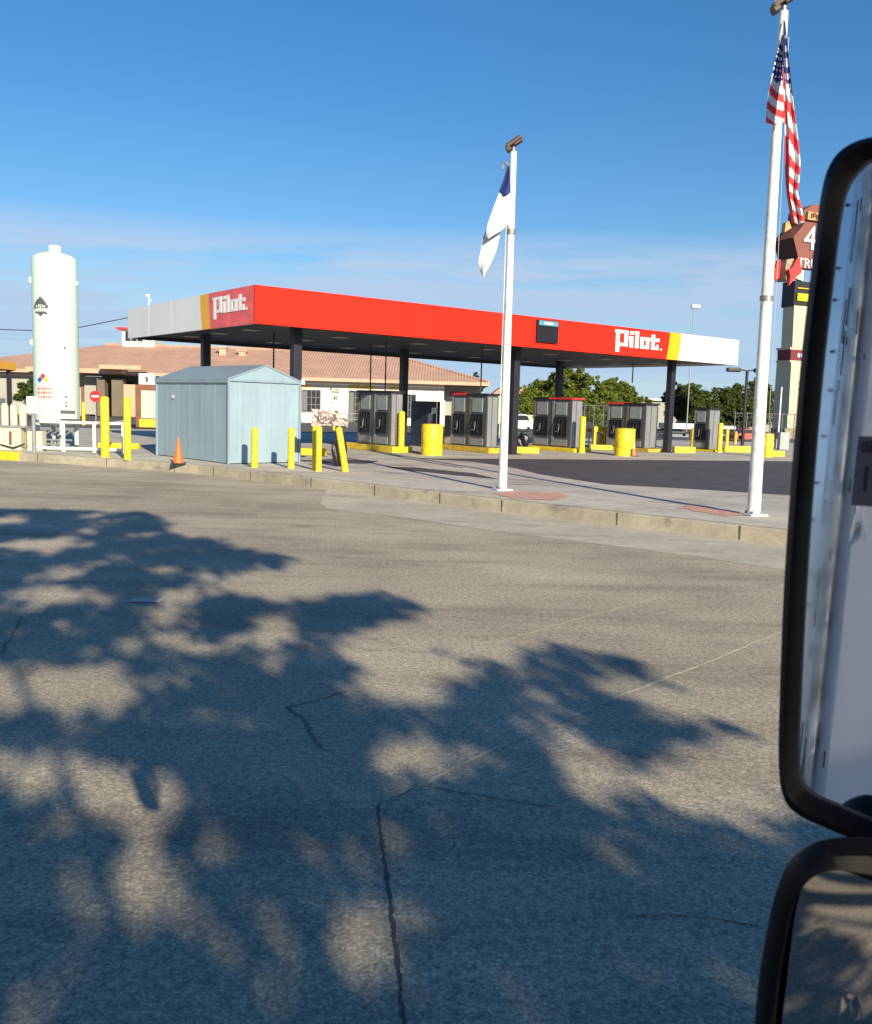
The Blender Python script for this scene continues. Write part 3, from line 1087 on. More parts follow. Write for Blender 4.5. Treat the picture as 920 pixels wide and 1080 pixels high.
def barrel(px, py_top, py_bot, w, label, D, notch):
    b = at(px, py_bot, D)
    b.z = ZS
    h = at(px, py_top, D).z - ZS
    r = w * D / F_ / 2
    t = thing('barrel_bollard', label, 'bollard', b, 0, 'wide yellow barrel bollards')
    MB().lathe([(r * 1.0, 0), (r, h * .48), (r * 1.012, h * .5), (r, h * .52), (r, h - .03), (r * .97, h), (r * .6, h + .02), (.02, h + .03)], 32).build('drum', 'yellow', t, True)
    if notch:
        MB().box((notch * r * .55, -r * .86, .18), (.1, .1, .36)).build('drain_slot', 'cavity', t)
    return t


barrel(455.3, 447.5, 482, 22.5, 'wide yellow barrel in front of the navy kiosk', 39.2, 0)
barrel(658.3, 452, 482.5, 21, 'wide yellow barrel next to the small white and orange cone', 43.6, 1)
barrel(809, 457.5, 482.5, 11.5, 'narrower yellow barrel just right of the taller flagpole', 47, 0)

# horizontal yellow guard bars low on the ground (concrete wheel blocks)


def block(px0, px1, py0, py1, label, D, depth=.35):
    a, b = at(px0, py1, D), at(px1, py1, D)
    h = at(px0, py0, D).z - at(px0, py1, D).z
    o = MB().box((0, 0, h / 2), (b.x - a.x, depth, h), bev=.03).build('wheel_block', 'yellow')
    o.location = ((a.x + b.x) / 2, D, ZS)
    tag(o, label, 'wheel stop', 'yellow wheel stops')


block(105, 147, 466, 472, 'long yellow block behind the two tall bollards', 37)
block(316, 344.5, 471, 478, 'yellow block behind the touching pair of bollards', 36.5)

# ------------------------------------------------------------------ shed
SC = spot(241, 489.7)
ga, gl, ll = R_(43), 2.95, 2.75
while True:
    g = Vector((math.cos(ga), math.sin(ga), 0))
    l = Vector((-g.y, g.x, 0))
    break


def fit_len(v, px, guess):
    for _ in range(40):
        x, _y = proj(SC + v * guess)
        x2, _y = proj(SC + v * (guess + .01))
        guess += (px - x) / ((x2 - x) / .01)
    return guess


gl = fit_len(g, 315, 2.7)
ll = fit_len(l, 166, 2.7)
eh = at(241, 400, SC.y).z - ZS
apx = SC + g * gl * .5
ah = at(278, 386, apx.y).z - ZS
shed = thing('storage_shed', 'pale blue metal storage shed with low gable roof', 'shed', SC, ga)
# local: x along gable, y along the long side


def ribbed(p0, d, L_, n, h0, h1=None, apex=None):
    """vertical ribbed sheet wall: real folds of 25 mm"""
    vs, fs = [], []
    d = Vector(d)
    out = Vector((d.y, -d.x, 0))
    per = L_ / n
    xs = []
    for k in range(n):
        xs += [(k * per, 0), (k * per + per * .72, 0), (k * per + per * .78, .025), (k * per + per * .94, .025)]
    xs.append((L_, 0))
    for x, o_ in [(q_[0], q_[1] * .22) for q_ in xs]:
        b = Vector(p0) + d * x + out * o_
        hh = h0 if apex is None else h0 + (apex - h0) * (1 - abs(2 * x / L_ - 1))
        vs += [(b.x, b.y, .03), (b.x, b.y, hh)]
    fs = [(2 * i, 2 * i + 2, 2 * i + 3, 2 * i + 1) for i in range(len(xs) - 1)]
    return vs, fs


m = MB()
m.add(*ribbed((0, 0, 0), (1, 0, 0), gl, 5, eh))
m.build('gable_wall', 'shed', shed)
m = MB()
m.add(*ribbed((0, ll, 0), (0, -1, 0), ll, 6, eh))
m.build('side_wall', 'shed', shed)
m = MB()
m.add([(gl, 0, .03), (gl, ll, .03), (gl, ll, eh), (gl, 0, eh), (0, ll, .03), (0, ll, eh)], [(0, 1, 2, 3), (1, 4, 5, 2)])
m.build('back_walls', 'shed', shed)
MB().prism([(-.02, -.035, eh + .015), (gl + .02, -.035, eh + .015), (gl / 2, -.035, ah)], 1, (0, .05, 0)).build('gable_sheet', 'shed', shed)
ov = .07
rf = MB()
for sx in (0, 1):
    x0, x1 = (-ov, gl / 2) if sx == 0 else (gl + ov, gl / 2)
    z0 = eh - .01
    for th in (0, .035):
        pass
    rf.add([(x0, -ov, z0), (x1, -ov, ah), (x1, ll + ov, ah), (x0, ll + ov, z0), (x0, -ov, z0 + .045), (x1, -ov, ah + .045), (x1, ll + ov, ah + .045), (x0, ll + ov, z0 + .045)],
           [(0, 3, 2, 1), (4, 5, 6, 7), (0, 1, 5, 4), (1, 2, 6, 5), (2, 3, 7, 6), (3, 0, 4, 7)])
rf.build('roof', 'shedroof', shed)
tr = MB()
tr.box((-.02, -.03, eh / 2), (.07, .06, eh)).box((gl + .0, -.03, eh / 2), (.06, .06, eh)).box((-.02, ll, eh / 2), (.06, .06, eh))
tr.box((gl / 2, -.05, eh - .02), (gl + .14, .035, .07)).box((-.05, ll / 2, eh - .06), (.035, ll + .1, .09))
tr.build('corner_trim', 'shedroof', shed)
MB().lathe([(.05, 0), (.05, .03)], 10, (0, 0, 0)).build('wall_bolt', 'signW', shed).matrix_local = Matrix.Translation((-.03, ll * .74, eh * .78)) @ Matrix.Rotation(R_(-90), 4, 'Y')
MB().box((gl + .1, -.05, eh + .03), (.1, .1, .18)).build('corner_camera', 'signW', shed)

# ------------------------------------------------------------------ cones


def cone(px, py_top, py_bot, label, D, white=False):
    b = at(px, py_bot, D)
    b.z = ZS
    h = at(px, py_top, D).z - ZS
    t = thing('traffic_cone', label, 'traffic cone', b, .3)
    r = h * .2
    prof = [(r, .035), (r * .86, h * .16), (r * .55, h * .5), (r * .26, h * .86), (r * .2, h * .97), (r * .14, h)]
    if white:
        MB().lathe(prof[:3], 18).build('lower_cone', 'orange', t, True)
        MB().lathe([(r * .55, h * .5), (r * .26, h * .86), (r * .2, h * .97), (r * .14, h)], 18).build('reflective_collar', 'signW', t, True)
    else:
        MB().lathe(prof, 20).build('cone_body', 'orange', t, True)
    MB().box((0, 0, .02), (r * 2.7, r * 2.7, .04), bev=.01).build('base', 'black', t)
    return t


cone(188.2, 461.5, 491, 'plain orange traffic cone on the kerb before the shed', spot(188, 490).y + .35)
cone(668, 465, 482.5, 'small orange cone with white top beside a wide yellow barrel', 43.4, True)

# ------------------------------------------------------------------ stack of objects right of the shed
pa = thing('crumpled_sign', 'crumpled pinkish paper sign resting on the bollards right of the shed', 'paper sign', at(346, 450, spot(345, 495).y + .3))
vs, fs = [], []
random.seed(3)
nx, ny = 12, 7
D_ = spot(345, 495).y + .3
for j in range(ny + 1):
    for i in range(nx + 1):
        x = -.52 + 1.14 * i / nx
        z = .02 + .52 * j / ny * (1 if i < 7 else 1 - (i - 6) * .1)
        vs.append((x + random.uniform(-.03, .03), random.uniform(-.09, .09) + .05 * math.sin(i * 1.3), z + random.uniform(-.035, .035)))
fs = [(j * (nx + 1) + i, j * (nx + 1) + i + 1, (j + 1) * (nx + 1) + i + 1, (j + 1) * (nx + 1) + i) for j in range(ny) for i in range(nx)]
MB().add(vs, fs).build('sheet', 'paper', pa)
sc_ = MB()
for k in range(8):
    sc_.box((-.28 + k * .075, -.13, .28 + .05 * math.sin(k * 2.1)), (.022, .015, .2), 0)
    sc_.box((-.25 + k * .075, -.13, .2 + .12 * ((k * 37) % 5) / 5), (.07, .014, .022), 0)
sc_.build('scrawl', 'mark', pa)
bg = MB()
bm = bmesh.new()
bmesh.ops.create_icosphere(bm, subdivisions=3, radius=.42)
for v in bm.verts:
    v.co = Vector((v.co.x * .8, v.co.y * .8, max(-.36, v.co.z) * 1.25)) * (1 + .12 * math.sin(v.co.x * 17 + v.co.z * 9) + .08 * math.sin(v.co.y * 21))
bgv = [tuple(v.co + Vector((0, 0, .45))) for v in bm.verts]
bgf = [tuple(v.index for v in f.verts) for f in bm.faces]
bm.free()
p = at(357.5, 473, spot(364, 497).y + 2.2)
o = MB().add(bgv, bgf).build('trash_bag', 'bag', None, True)
o.location = (p.x, p.y, ZS + .35)
o.location.z = ZS
o.scale = (.72, .72, 1.0)
tag(o, 'bulging black bag behind the leaning yellow bollard', 'trash bag')
sq = thing('squeegee_stand', 'dark hooded bin on the island between two pumps', 'bin', (at(551, 473, 44.5).x, 44.5, ZS))
MB().add([(x * .9, y * .9, z * .95) for x, y, z in bgv], bgf).build('black_liner', 'bag', sq, True)
MB().box((-.1, 0, .15), (.55, .5, .3), bev=.03).build('lower_bin', 'bag', sq)
tag(MB().box((0, 0, .22), (.34, .34, .44), bev=.03).build('blue_bucket', 'bluebox'), 'dull blue bucket left of the dark hooded bin', 'bucket').location = (at(543, 473, 44.6).x, 44.6, ZS)

# ------------------------------------------------------------------ pumps and islands
IZ = .16


def island(px, D, length, width, label, mat='yellow', back=.0, dz=IZ):
    """px marks the near right corner"""
    p = at(px, 470, D)
    o = MB()
    o.box((-width / 2, length / 2, dz / 2), (width, length, dz), bev=.03)
    b = o.build('pump_island', mat)
    b.location = (p.x, p.y, ZS)
    b.rotation_euler = (0, 0, TH)
    tag(b, label, 'kerbed island', 'yellow pump islands')
    return p


def pump(px_near, D, length, width, h, nb, label, cap, conduits=0, z0=ZS + IZ, brown=0):
    """near right corner of the end face at px_near; long side runs to the back"""
    p = at(px_near, 460, D)
    p.z = z0
    t = thing('fuel_pump', label, 'fuel pump', p, TH, 'steel truck fuel pumps')
    W_, Ln = width, length
    cx = -W_ / 2
    MB().box((cx, Ln / 2, h / 2), (W_ - .04, Ln - .04, h), bev=.015).build('cabinet', 'steel', t)
    # bright end panel
    e = MB().box((cx, -.008, h / 2 - .02), (W_ - .06, .03, h - .12), bev=.006).build('end_panel', 'steelL', t)
    MB().box((cx - W_ * .1, -.03, h * .5), (.035, .02, h - .16)).build('end_rib', 'steel', e)
    bw = Ln / nb
    for k in range(nb):
        y0 = bw * k + bw / 2
        x = -W_ + .02
        # open hose bay: a dark recessed box with rim
        rc = MB().box((x - .012, y0 + .04, h * .43), (.05, bw * .62, h * .38)).build('hose_bay', 'recess', t)
        rim = MB()
        for sy in (-1, 1):
            rim.box((x - .03, y0 + .04 + sy * bw * .32, h * .43), (.06, .03, h * .4))
        rim.box((x - .03, y0 + .04, h * .63), (.06, bw * .66, .03)).box((x - .03, y0 + .04, h * .235), (.06, bw * .66, .03))
        rim.build('bay_rim', 'dark', rc)
        MB().box((x - .02, y0 + .04, h * .81), (.04, bw * .56, h * .27), bev=.008).build('display', 'display', t)
        MB().box((x - .015, y0 + bw * .44, h * .5), (.04, bw * .1, h * .94)).build('pilaster', 'brownpan' if (k + brown) % 2 else 'steelL', t)
        hs = MB()
        for q_ in range(3):
            yy = y0 - bw * .12 + q_ * bw * .17
            hs.tube([(x - .06, yy, h * .6), (x - .12, yy + .02, h * .5), (x - .13, yy + .06, h * .34), (x - .08, yy + .09, h * .27), (x - .06, yy + .12, h * .4)], .022, 6)
        hs.build('hose', 'black', t)
        nz = MB()
        nz.box((x - .09, y0 + bw * .1, h * .42), (.07, .1, .34), bev=.015).box((x - .1, y0 + bw * .16, h * .33), (.06, .2, .06), bev=.012)
        nz.build('nozzle', 'nozzle', t)
        MB().box((x - .018, y0 + .04, h * .1), (.03, bw * .7, h * .13)).build('kick_panel', 'grey', t)
    MB().box((cx, Ln / 2, h + .045), (W_ + .12, Ln + .14, .09), bev=.012).build('top_cap', cap, t)
    if cap in ('redcap', 'dark') and nb == 2:
        MB().box((cx - W_ * .1, Ln * .78, h + .05), (W_ + .0, Ln * .4, .105)).build('cap_panel', 'redcap' if cap == 'dark' and brown else 'dark', t)
    for k in range(conduits):
        yy = Ln * (.35 + .45 * k)
        MB().tube([(cx, yy, h + .08), (cx, yy, ZB + .12 - z0)], .032, 8).build('conduit', 'dark', t)
    return t


def len_v(px_from, px_to, D):
    """length along V that spans these picture columns"""
    p = at(px_from, 460, D)
    g_ = 2.
    for _ in range(30):
        x = proj(p + V * g_)[0]
        x2 = proj(p + V * (g_ + .01))[0]
        g_ += (px_to - x) / ((x2 - x) / .01)
    return g_


def wid_u(px_from, px_to, D):
    p = at(px_from, 460, D)
    g_ = -.6
    for _ in range(30):
        x = proj(p + U * g_)[0]
        x2 = proj(p + U * (g_ + .01))[0]
        g_ += (px_to - x) / ((x2 - x) / .01)
    return -g_


# (near-right px, corner px, far-left px, D, top py, bottom py, bays, label, cap, conduits, brown)
PUMPS = [(424, 412, 377, 41.0, 413, 470.5, 2, 'leftmost steel fuel pump with a dark roof, left of the black column', 'dark', 2, 0),
         (525, 513, 475.5, 43.0, 416, 472, 2, 'steel fuel pump just left of the shorter flagpole', 'dark', 1, 1),
         (613, 602, 562, 46.5, 420.5, 472.5, 2, 'steel fuel pump with a bright red cap over its end panel', 'redcap', 0, 0),
         (693, 680, 640, 49.5, 426, 473, 2, 'steel fuel pump behind the wide barrel and small cone', 'dark', 0, 1),
         (758, 747, 731.5, 52.5, 431, 474.5, 1, 'single-bay steel fuel pump farthest to the right', 'dark', 0, 0)]
for (pr, pc_, pl, D, yt, yb, nb, lb, cap, con, brn) in PUMPS:
    w_ = wid_u(pr, pc_, D)
    p = at(pr, 460, D)
    near_left = p - U * w_
    x_ = pc_
    # length along V from the left corner
    g_ = 1.5
    for _ in range(30):
        xa = proj(near_left + V * g_)[0]
        xb = proj(near_left + V * (g_ + .01))[0]
        g_ += (pl - xa) / ((xb - xa) / .01)
    h = (yb - yt) * D / F_ - .09
    z0 = at(pr, yb, D).z
    z0 = max(ZS + .1, min(ZS + .3, z0))
    pump(pr, D, g_, w_, h, nb, lb, cap, con, z0, brn)
    # island under it
    q = p - V * .55 + U * .22
    o = MB().box((-(w_ + .5) / 2, (g_ + 1.6) / 2, (z0 - ZS) / 2), (w_ + .5, g_ + 1.6, z0 - ZS), bev=.03).build('pump_island', 'yellow' if pr in (424, 613, 758) else 'yellow_worn')
    o.location = (q.x, q.y, ZS)
    o.rotation_euler = (0, 0, TH)
    tag(o, {424: 'yellow kerbed island under the leftmost pump', 525: 'worn yellow kerbed island under the pump beside the shorter flagpole',
            613: 'yellow kerbed island under the red capped pump', 693: 'worn yellow kerbed island under the pump behind the barrel',
            758: 'yellow kerbed island under the rightmost single-bay pump'}[pr], 'kerbed island', 'yellow pump islands')

# long yellow kerbs between the pumps
for px0, px1, y0, y1, D, lb in ((533, 568, 474.5, 481, 43.4, 'bright yellow kerb block between the shorter flagpole and the red capped pump'),
                                (710, 732, 475, 481.5, 49, 'yellow kerb block before the right canopy column'),
                                (763, 792, 473, 479.5, 52, 'yellow kerb running behind the taller flagpole'),
                                (812, 826, 476, 482, 48, 'short yellow kerb beside the truck mirror edge'),
                                (622, 645, 475, 480, 50, 'yellow kerb behind the wide barrel')):
    block(px0, px1, y0, y1, lb, D, .5)

# navy kiosk behind the column
kp = at(460, 468, 47)
kio = thing('payment_kiosk', 'navy service kiosk with white screen behind the black column', 'kiosk', (kp.x, kp.y, ZS), TH)
kh = at(445, 423, 47).z - ZS
MB().box((-.28, .75, kh / 2), (.56, 1.5, kh), bev=.02).build('cabinet', 'navy', kio)
MB().box((-.2, -.02, kh * .8), (.34, .05, .3), bev=.01).build('screen', 'signW', kio)
MB().box((-.2, -.02, kh * .42), (.32, .04, .75)).build('hose_bay', 'recess', kio)
nzz = MB()
for k in range(3):
    nzz.box((-.3 + k * .1, -.06, kh * .42), (.04, .05, .45))
nzz.build('nozzle', 'nozzle', kio)
MB().box((.12, .02, kh / 2), (.1, .14, kh), bev=.01).build('side_post', 'dark', kio)

# yellow hoop guarding a bin
hp = at(632, 472, 52)
hoop = thing('guard_hoop', 'yellow square hoop guarding a tan bin', 'guard hoop', (hp.x, hp.y, ZS), .2)
hh = at(632, 450, 52).z - ZS
hw = 14.5 * 52 / F_
MB().box((0, 0, hh - .14), (hw, .3, .28), bev=.03).build('crossbar', 'yellow', hoop)
for s_ in (-1, 1):
    MB().box((s_ * (hw / 2 - .07), 0, (hh - .28) / 2), (.14, .3, hh - .28), bev=.02).build('post', 'yellow', hoop)
bn = MB().lathe([(.2, 0), (.24, .6), (.25, .75), (.2, .85), (.05, .9)], 16).build('litter_bin', 'cream', None, True)
bn.location = (hp.x, hp.y + .25, ZS)
tag(bn, 'tan round litter bin standing under the yellow hoop', 'bin')
ns = thing('notice_stand', 'white notice panel standing between the red capped pump and the hoop', 'sign', (at(621, 470, 54).x, 54, ZS))
MB().box((0, 0, 1.05), (.42, .04, .8)).build('notice_board', 'signW', ns)
MB().box((0, 0, .33), (.06, .05, .66)).build('post', 'grey', ns)
MB().box((0, -.03, .95), (.26, .02, .2)).build('print', 'markR', ns)

# ------------------------------------------------------------------ travel-centre building
BY = 95.


def bx(px, Y=BY):
    return at(px, 430, Y).x


ze = at(513, 407, BY).z            # eave underside
zr = at(395, 372, BY + 12).z
bld = thing('travel_centre', 'long low cream building with a tan tiled hip roof', 'building', (bx(300), BY, ZS))
ox, oy = bld.location.x, bld.location.y
xL, xR = bx(-75), bx(468)
xE = bx(514.5)


def wl(x0, x1, y, z0, z1, mat, name='wall', d=.3):
    return MB().box(((x0 + x1) / 2 - ox, y - oy, (z0 + z1) / 2 - ZS), (x1 - x0, d, z1 - z0)).build(name, mat, bld)


FYW = BY + 1.6          # front wall plane
xa, xb = bx(84), bx(166)
wl(bx(166), xR, FYW, ZS, ze + .1, 'wallW')
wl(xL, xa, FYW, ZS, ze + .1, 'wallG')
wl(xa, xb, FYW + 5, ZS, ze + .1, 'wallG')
wl(xR, bx(510), FYW + 2.5, ZS, ze + .1, 'wallG')  # greyer than the front wall: shade under the overhang is painted in
MB().box((xR - ox, FYW + 8 - oy, (ze - ZS) / 2), (.3, 12, ze - ZS)).build('wall', 'wallW', bld)
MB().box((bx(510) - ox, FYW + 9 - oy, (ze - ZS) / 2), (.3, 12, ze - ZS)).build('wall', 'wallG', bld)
# hip roof
xrl, xrr = bx(112, BY + 12), bx(404, BY + 12)
ex0, ex1 = bx(-80), xE
rv = [(ex0 - ox, 0, ze - ZS + .35), (ex1 - ox, 0, ze - ZS + .35), (ex1 - ox, 24, ze - ZS + .35), (ex0 - ox, 24, ze - ZS + .35), (xrl - ox, 12, zr - ZS), (xrr - ox, 12, zr - ZS)]
rfo = MB().add(rv, [(0, 1, 5, 4), (1, 2, 5), (2, 3, 4, 5), (3, 0, 4), (0, 3, 2, 1)]).build('roof', 'roof', bld)
MB().box(((ex0 + ex1) / 2 - ox, -.06, ze - ZS + .17), (ex1 - ex0 + .1, .12, .34)).box((ex1 - ox + .06, 12, ze - ZS + .17), (.12, 24, .34)).build('eave_board', 'eave', rfo)
rc = MB().tube([(ex1 - ox, 0, ze - ZS + .4), (xrr - ox, 12, zr - ZS + .05)], .16, 8).tube([(xrl - ox, 12, zr - ZS + .05), (xrr - ox, 12, zr - ZS + .05)], .16, 8)
rc.build('ridge_tiles', 'roof', rfo)
MB().box((bx(395, BY + 12) - ox, 12, zr - ZS + .12), (bx(408, BY + 12) - bx(383, BY + 12), 1.2, .35)).build('ridge_vent', 'wallW', rfo)
for px, py in ((235.5, 370.5), (256, 374)):
    q = at(px, py, BY + 9)
    MB().box((q.x - ox, 9, q.z - ZS - .1), (.75, .75, 1.0)).box((q.x - ox, 9, q.z - ZS + .42), (1.15, 1.1, .16)).build('roof_vent', 'eave', rfo)
# cupola
q = at(150, 358, BY + 13)
cz = at(150, 364.5, BY + 13).z - ZS
ct = at(150, 349, BY + 13).z - ZS
cw = (bx(167, BY + 13) - bx(134, BY + 13))
cup = MB().box((q.x - ox, 13, (cz + ct) / 2 - .7), (cw, cw * .8, ct - cz + 1.4)).build('cupola', 'wallW', bld)
for k in range(3):
    f_ = MB().box((q.x - ox - cw * .31 + k * cw * .19, 13 - cw * .4 - .03, (cz + ct) / 2 + .08), (cw * .165, .06, (ct - cz) * .62)).build('window', 'glass', cup)
MB().box((q.x - ox + cw * .33, 13 - cw * .4 - .03, (cz + ct) / 2 + .12), (cw * .2, .06, (ct - cz) * .5)).build('window', 'glass', cup)
MB().prism([(q.x - ox - cw * .65, 13 - cw * .55, ct), (q.x - ox + cw * .65, 13 - cw * .55, ct), (q.x - ox + cw * .65, 13 + cw * .55, ct), (q.x - ox - cw * .65, 13 + cw * .55, ct)], 2, (0, 0, .22)).build('cupola_roof', 'ribbon', cup)
# entrance porch: lower roof tiers and taupe pillars
MB().box(((bx(37) + bx(135)) / 2 - ox, -.8, at(80, 391, BY).z - ZS), (bx(135) - bx(37), 2.4, .45)).build('porch_roof', 'eave', bld)
MB().box(((bx(118) + bx(160)) / 2 - ox, -2.2, at(130, 389.5, BY).z - ZS + .1), (bx(160) - bx(118), 2.4, .4)).build('porch_roof', 'eave', bld)
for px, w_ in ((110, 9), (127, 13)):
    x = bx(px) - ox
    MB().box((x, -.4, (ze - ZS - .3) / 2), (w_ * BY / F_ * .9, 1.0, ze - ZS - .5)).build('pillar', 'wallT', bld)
MB().box((bx(85.5) - ox, 1.35, 1.6), (.9, .2, 3.2)).build('door', 'brown', bld)
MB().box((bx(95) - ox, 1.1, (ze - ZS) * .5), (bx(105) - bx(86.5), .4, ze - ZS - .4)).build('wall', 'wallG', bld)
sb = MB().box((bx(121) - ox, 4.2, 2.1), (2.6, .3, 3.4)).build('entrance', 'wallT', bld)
MB().box((bx(126) - ox, 3.9, at(126, 405, BY).z - ZS), (1.8, .2, .6)).build('window', 'glass', bld)


def window(px0, px1, py0, py1, nx_, ny_):
    x0, x1 = bx(px0) - ox, bx(px1) - ox
    z1, z0 = at(px0, py0, FYW).z - ZS, at(px0, py1, FYW).z - ZS
    y = FYW - oy - .18
    w = MB().box(((x0 + x1) / 2, y, (z0 + z1) / 2), (x1 - x0, .08, z1 - z0)).build('window', 'glass', bld)
    f_ = MB()
    for k in range(nx_ + 1):
        f_.box((x0 + (x1 - x0) * k / nx_, y - .06, (z0 + z1) / 2), (.08, .06, z1 - z0 + .08))
    for k in range(ny_ + 1):
        f_.box(((x0 + x1) / 2, y - .065, z0 + (z1 - z0) * k / ny_), (x1 - x0, .06, .07))
    f_.build('frame', 'mullion', w)
    MB().box((x0 + (x1 - x0) * .14, y - .05, (z0 + z1) / 2), ((x1 - x0) * .22, .03, (z1 - z0) * .9)).build('blind', 'mullion', w)


window(317, 336, 411, 434, 4, 3)
window(367, 386, 412, 447, 3, 5)
window(392, 420, 412, 440, 4, 4)
window(428, 438, 416, 440, 2, 3)
# small wall notices between the windows
sg_ = MB()
for px0, px1, py, h_ in ((346.5, 348, 410.5, 3), (348, 356, 413.2, 1.3), (351, 356, 410.8, .8), (349, 354, 418.7, .9), (350.5, 352, 420.5, 2.5), (353, 354, 420.5, 2.5), (346.5, 355.5, 424.7, .7)):
    x0, x1 = bx(px0) - ox, bx(px1) - ox
    z = at(px0, py, FYW).z - ZS
    sg_.box(((x0 + x1) / 2, FYW - oy - .17, z), (x1 - x0, .04, h_ * BY / F_))
sg_.build('wall_marks', 'mark', bld)
MB().box((bx(353) - ox, FYW - oy - .2, at(353, 435, FYW).z - ZS), (.4, .1, .42)).build('meter_box', 'mark', bld)
# yellow lettering strips under the eave (too small to read)
for px0, px1, py in ((313, 322, 407.5), (366, 394, 407.8), (410, 423, 408.8)):
    m = MB()
    x = bx(px0)
    k = 0
    while x < bx(px1):
        w_ = (.35, .22, .42, .28)[k % 4]
        m.box((x - ox + w_ / 2, FYW - oy - .18, at(px0, py, FYW).z - ZS + (.05 if k % 3 else -.05)), (w_, .05, .34))
        x += w_ + .08
        k += 1
    m.build('eave_lettering', 'placY', bld)
m = MB()
for k in range(8):
    m.box((bx(475) - ox + k * .19 + .08, FYW + 2.5 - oy - .18, at(480, 414.5, FYW).z - ZS), (.15, .05, .5 if k % 2 else .38))
m.build('eave_lettering', 'signR', bld)
for px in (363.5, 462.5):
    MB().box((bx(px) - ox, FYW - oy - .2, (ze - ZS) / 2 + .8), (.1, .1, ze - ZS - 1.8)).build('downpipe', 'signW', bld)

# railing in front of the building
br = thing('hand_rail', 'thin grey handrail before the cream building windows', 'railing', (bx(345, 80), 80, ZS))
m = MB()
for z in (.75, 1.25):
    m.tube([(-2.6, 0, z), (3.2, 0, z)], .04, 6)
m.build('rails', 'frame', br)
for x in (-2.6, -1.1, .4, 1.8, 3.2):
    MB().tube([(x, 0, 0), (x, 0, 1.27)], .04, 6).build('post', 'frame', br)
tag(MB().box((0, 0, .2), (.5, .04, .5)).build('rail_notice', 'signW'), 'small white notice fixed to the handrail end right of the shed', 'sign').location = (bx(320, 79.8), 79.8, at(320, 441, 79.8).z)

# red round sign
st = thing('stop_sign', 'small red octagonal sign on a thin post before the porch', 'road sign', (bx(101, 70), 70, ZS))
zc = at(101, 418, 70).z - ZS
MB().tube([(0, 0, 0), (0, 0, zc)], .04, 8).build('post', 'grey', st)
oc = [(.46 * math.cos(R_(22.5 + 45 * k)), -.05, zc + .46 * math.sin(R_(22.5 + 45 * k))) for k in range(8)]
pl = MB().prism(oc, 1, (0, .03, 0)).build('plate', 'signR', st)
MB().box((0, -.06, zc), (.56, .015, .13)).build('lettering', 'letter', pl)
# brown framed drive-through board
dbp = at(156, 449, 62)
db = thing('menu_board', 'brown framed pale board with white top beside the shed', 'board', (dbp.x, 62, ZS))
zz = lambda py: at(156, py, 62).z - ZS
MB().box((0, 0, (zz(451) + zz(406)) / 2), (1.5, .4, zz(406) - zz(451)), bev=.02).build('frame', 'brown', db)
MB().box((.16, -.22, (zz(441) + zz(412)) / 2), (1.05, .06, zz(412) - zz(441))).build('panel', 'cream', db)
MB().box((.1, -.22, (zz(450.5) + zz(442)) / 2), (1.2, .07, zz(442) - zz(450.5))).build('base_panel', 'placY', db)
MB().box((-.02, 0, (zz(405.5) + zz(394)) / 2), (1.05, .3, zz(394) - zz(405.5))).build('top_sign', 'signW', db)
MB().box((.0, -.17, (zz(403) + zz(397)) / 2), (.17, .03, .36)).build('sign_mark', 'mark', db)
MB().box((-1.25, .2, (zz(440) + zz(406)) / 2), (.8, .3, zz(406) - zz(440))).build('side_panel', 'eave', db)

# overhead cable
cbz = [at(x, y, 70) for x, y in ((-30, 346.5), (35, 348.5), (85, 345), (135, 335), (175, 326), (215, 314))]
tag(MB().tube(cbz, .035, 6).build('overhead_cable', 'wire'), 'thin dark overhead cable crossing behind the gas tank', 'cable')

# ------------------------------------------------------------------ lamps at the right
lb = at(783, 471, 64)
lp_ = thing('street_lamp', 'black street lamp with two flat heads near the pylon', 'street lamp', (lb.x, 64, ZS))
zt = at(783, 391, 64).z - ZS
MB().tube([(0, 0, 0), (0, 0, zt)], [.13, .1], 12).build('pole', 'dark', lp_)
for s_ in (-1, 1):
    hd = MB().box((s_ * .95, 0, zt + .05), (.95, .5, .3), bev=.09).build('lamp_head', 'dark', lp_)
    MB().tube([(0, 0, zt), (s_ * .5, 0, zt + .08)], .045, 8).build('arm', 'dark', hd)
lb = at(725, 440, 85)
fl = thing('street_lamp', 'distant tall thin lamp post rising behind the canopy white end', 'street lamp', (lb.x, 85, ZS))
zt = at(725, 323, 85).z - ZS
MB().tube([(0, 0, 0), (0, 0, zt)], [.06, .045], 8).build('pole', 'frame', fl)
MB().box((.15, 0, zt), (.75, .5, .3), bev=.08).build('lamp_head', 'signW', fl)
fl = thing('thin_pole', 'thin pale pole standing before the pylon', 'pole', (at(821, 460, 60).x, 60, ZS))
MB().tube([(0, 0, 0), (0, 0, at(822, 408, 60).z - ZS)], .05, 8).build('pole', 'signW', fl)
MB().box((0, 0, .3), (.3, .3, .6), bev=.02).build('footing', 'grey', fl)

# ------------------------------------------------------------------ pylon sign
PY = 88.
pyx = lambda px: at(px, 430, PY).x
pyz = lambda py: at(840, py, PY).z - ZS
pyl = thing('pylon_sign', 'tall beige pylon with brown angular sign head beside the mirror', 'sign tower', (pyx(832), PY, ZS))
ang = R_(22)
ex = Vector((math.cos(ang), math.sin(ang), 0))          # lit right face runs right and back
ey = Vector((-math.sin(ang), math.cos(ang), 0))
wR = 5.2


def at_z(px, z):
    x = pyx(px)
    for _ in range(8):
        x += (px - proj((x, PY, z + ZS))[0]) * PY / F_
    return x


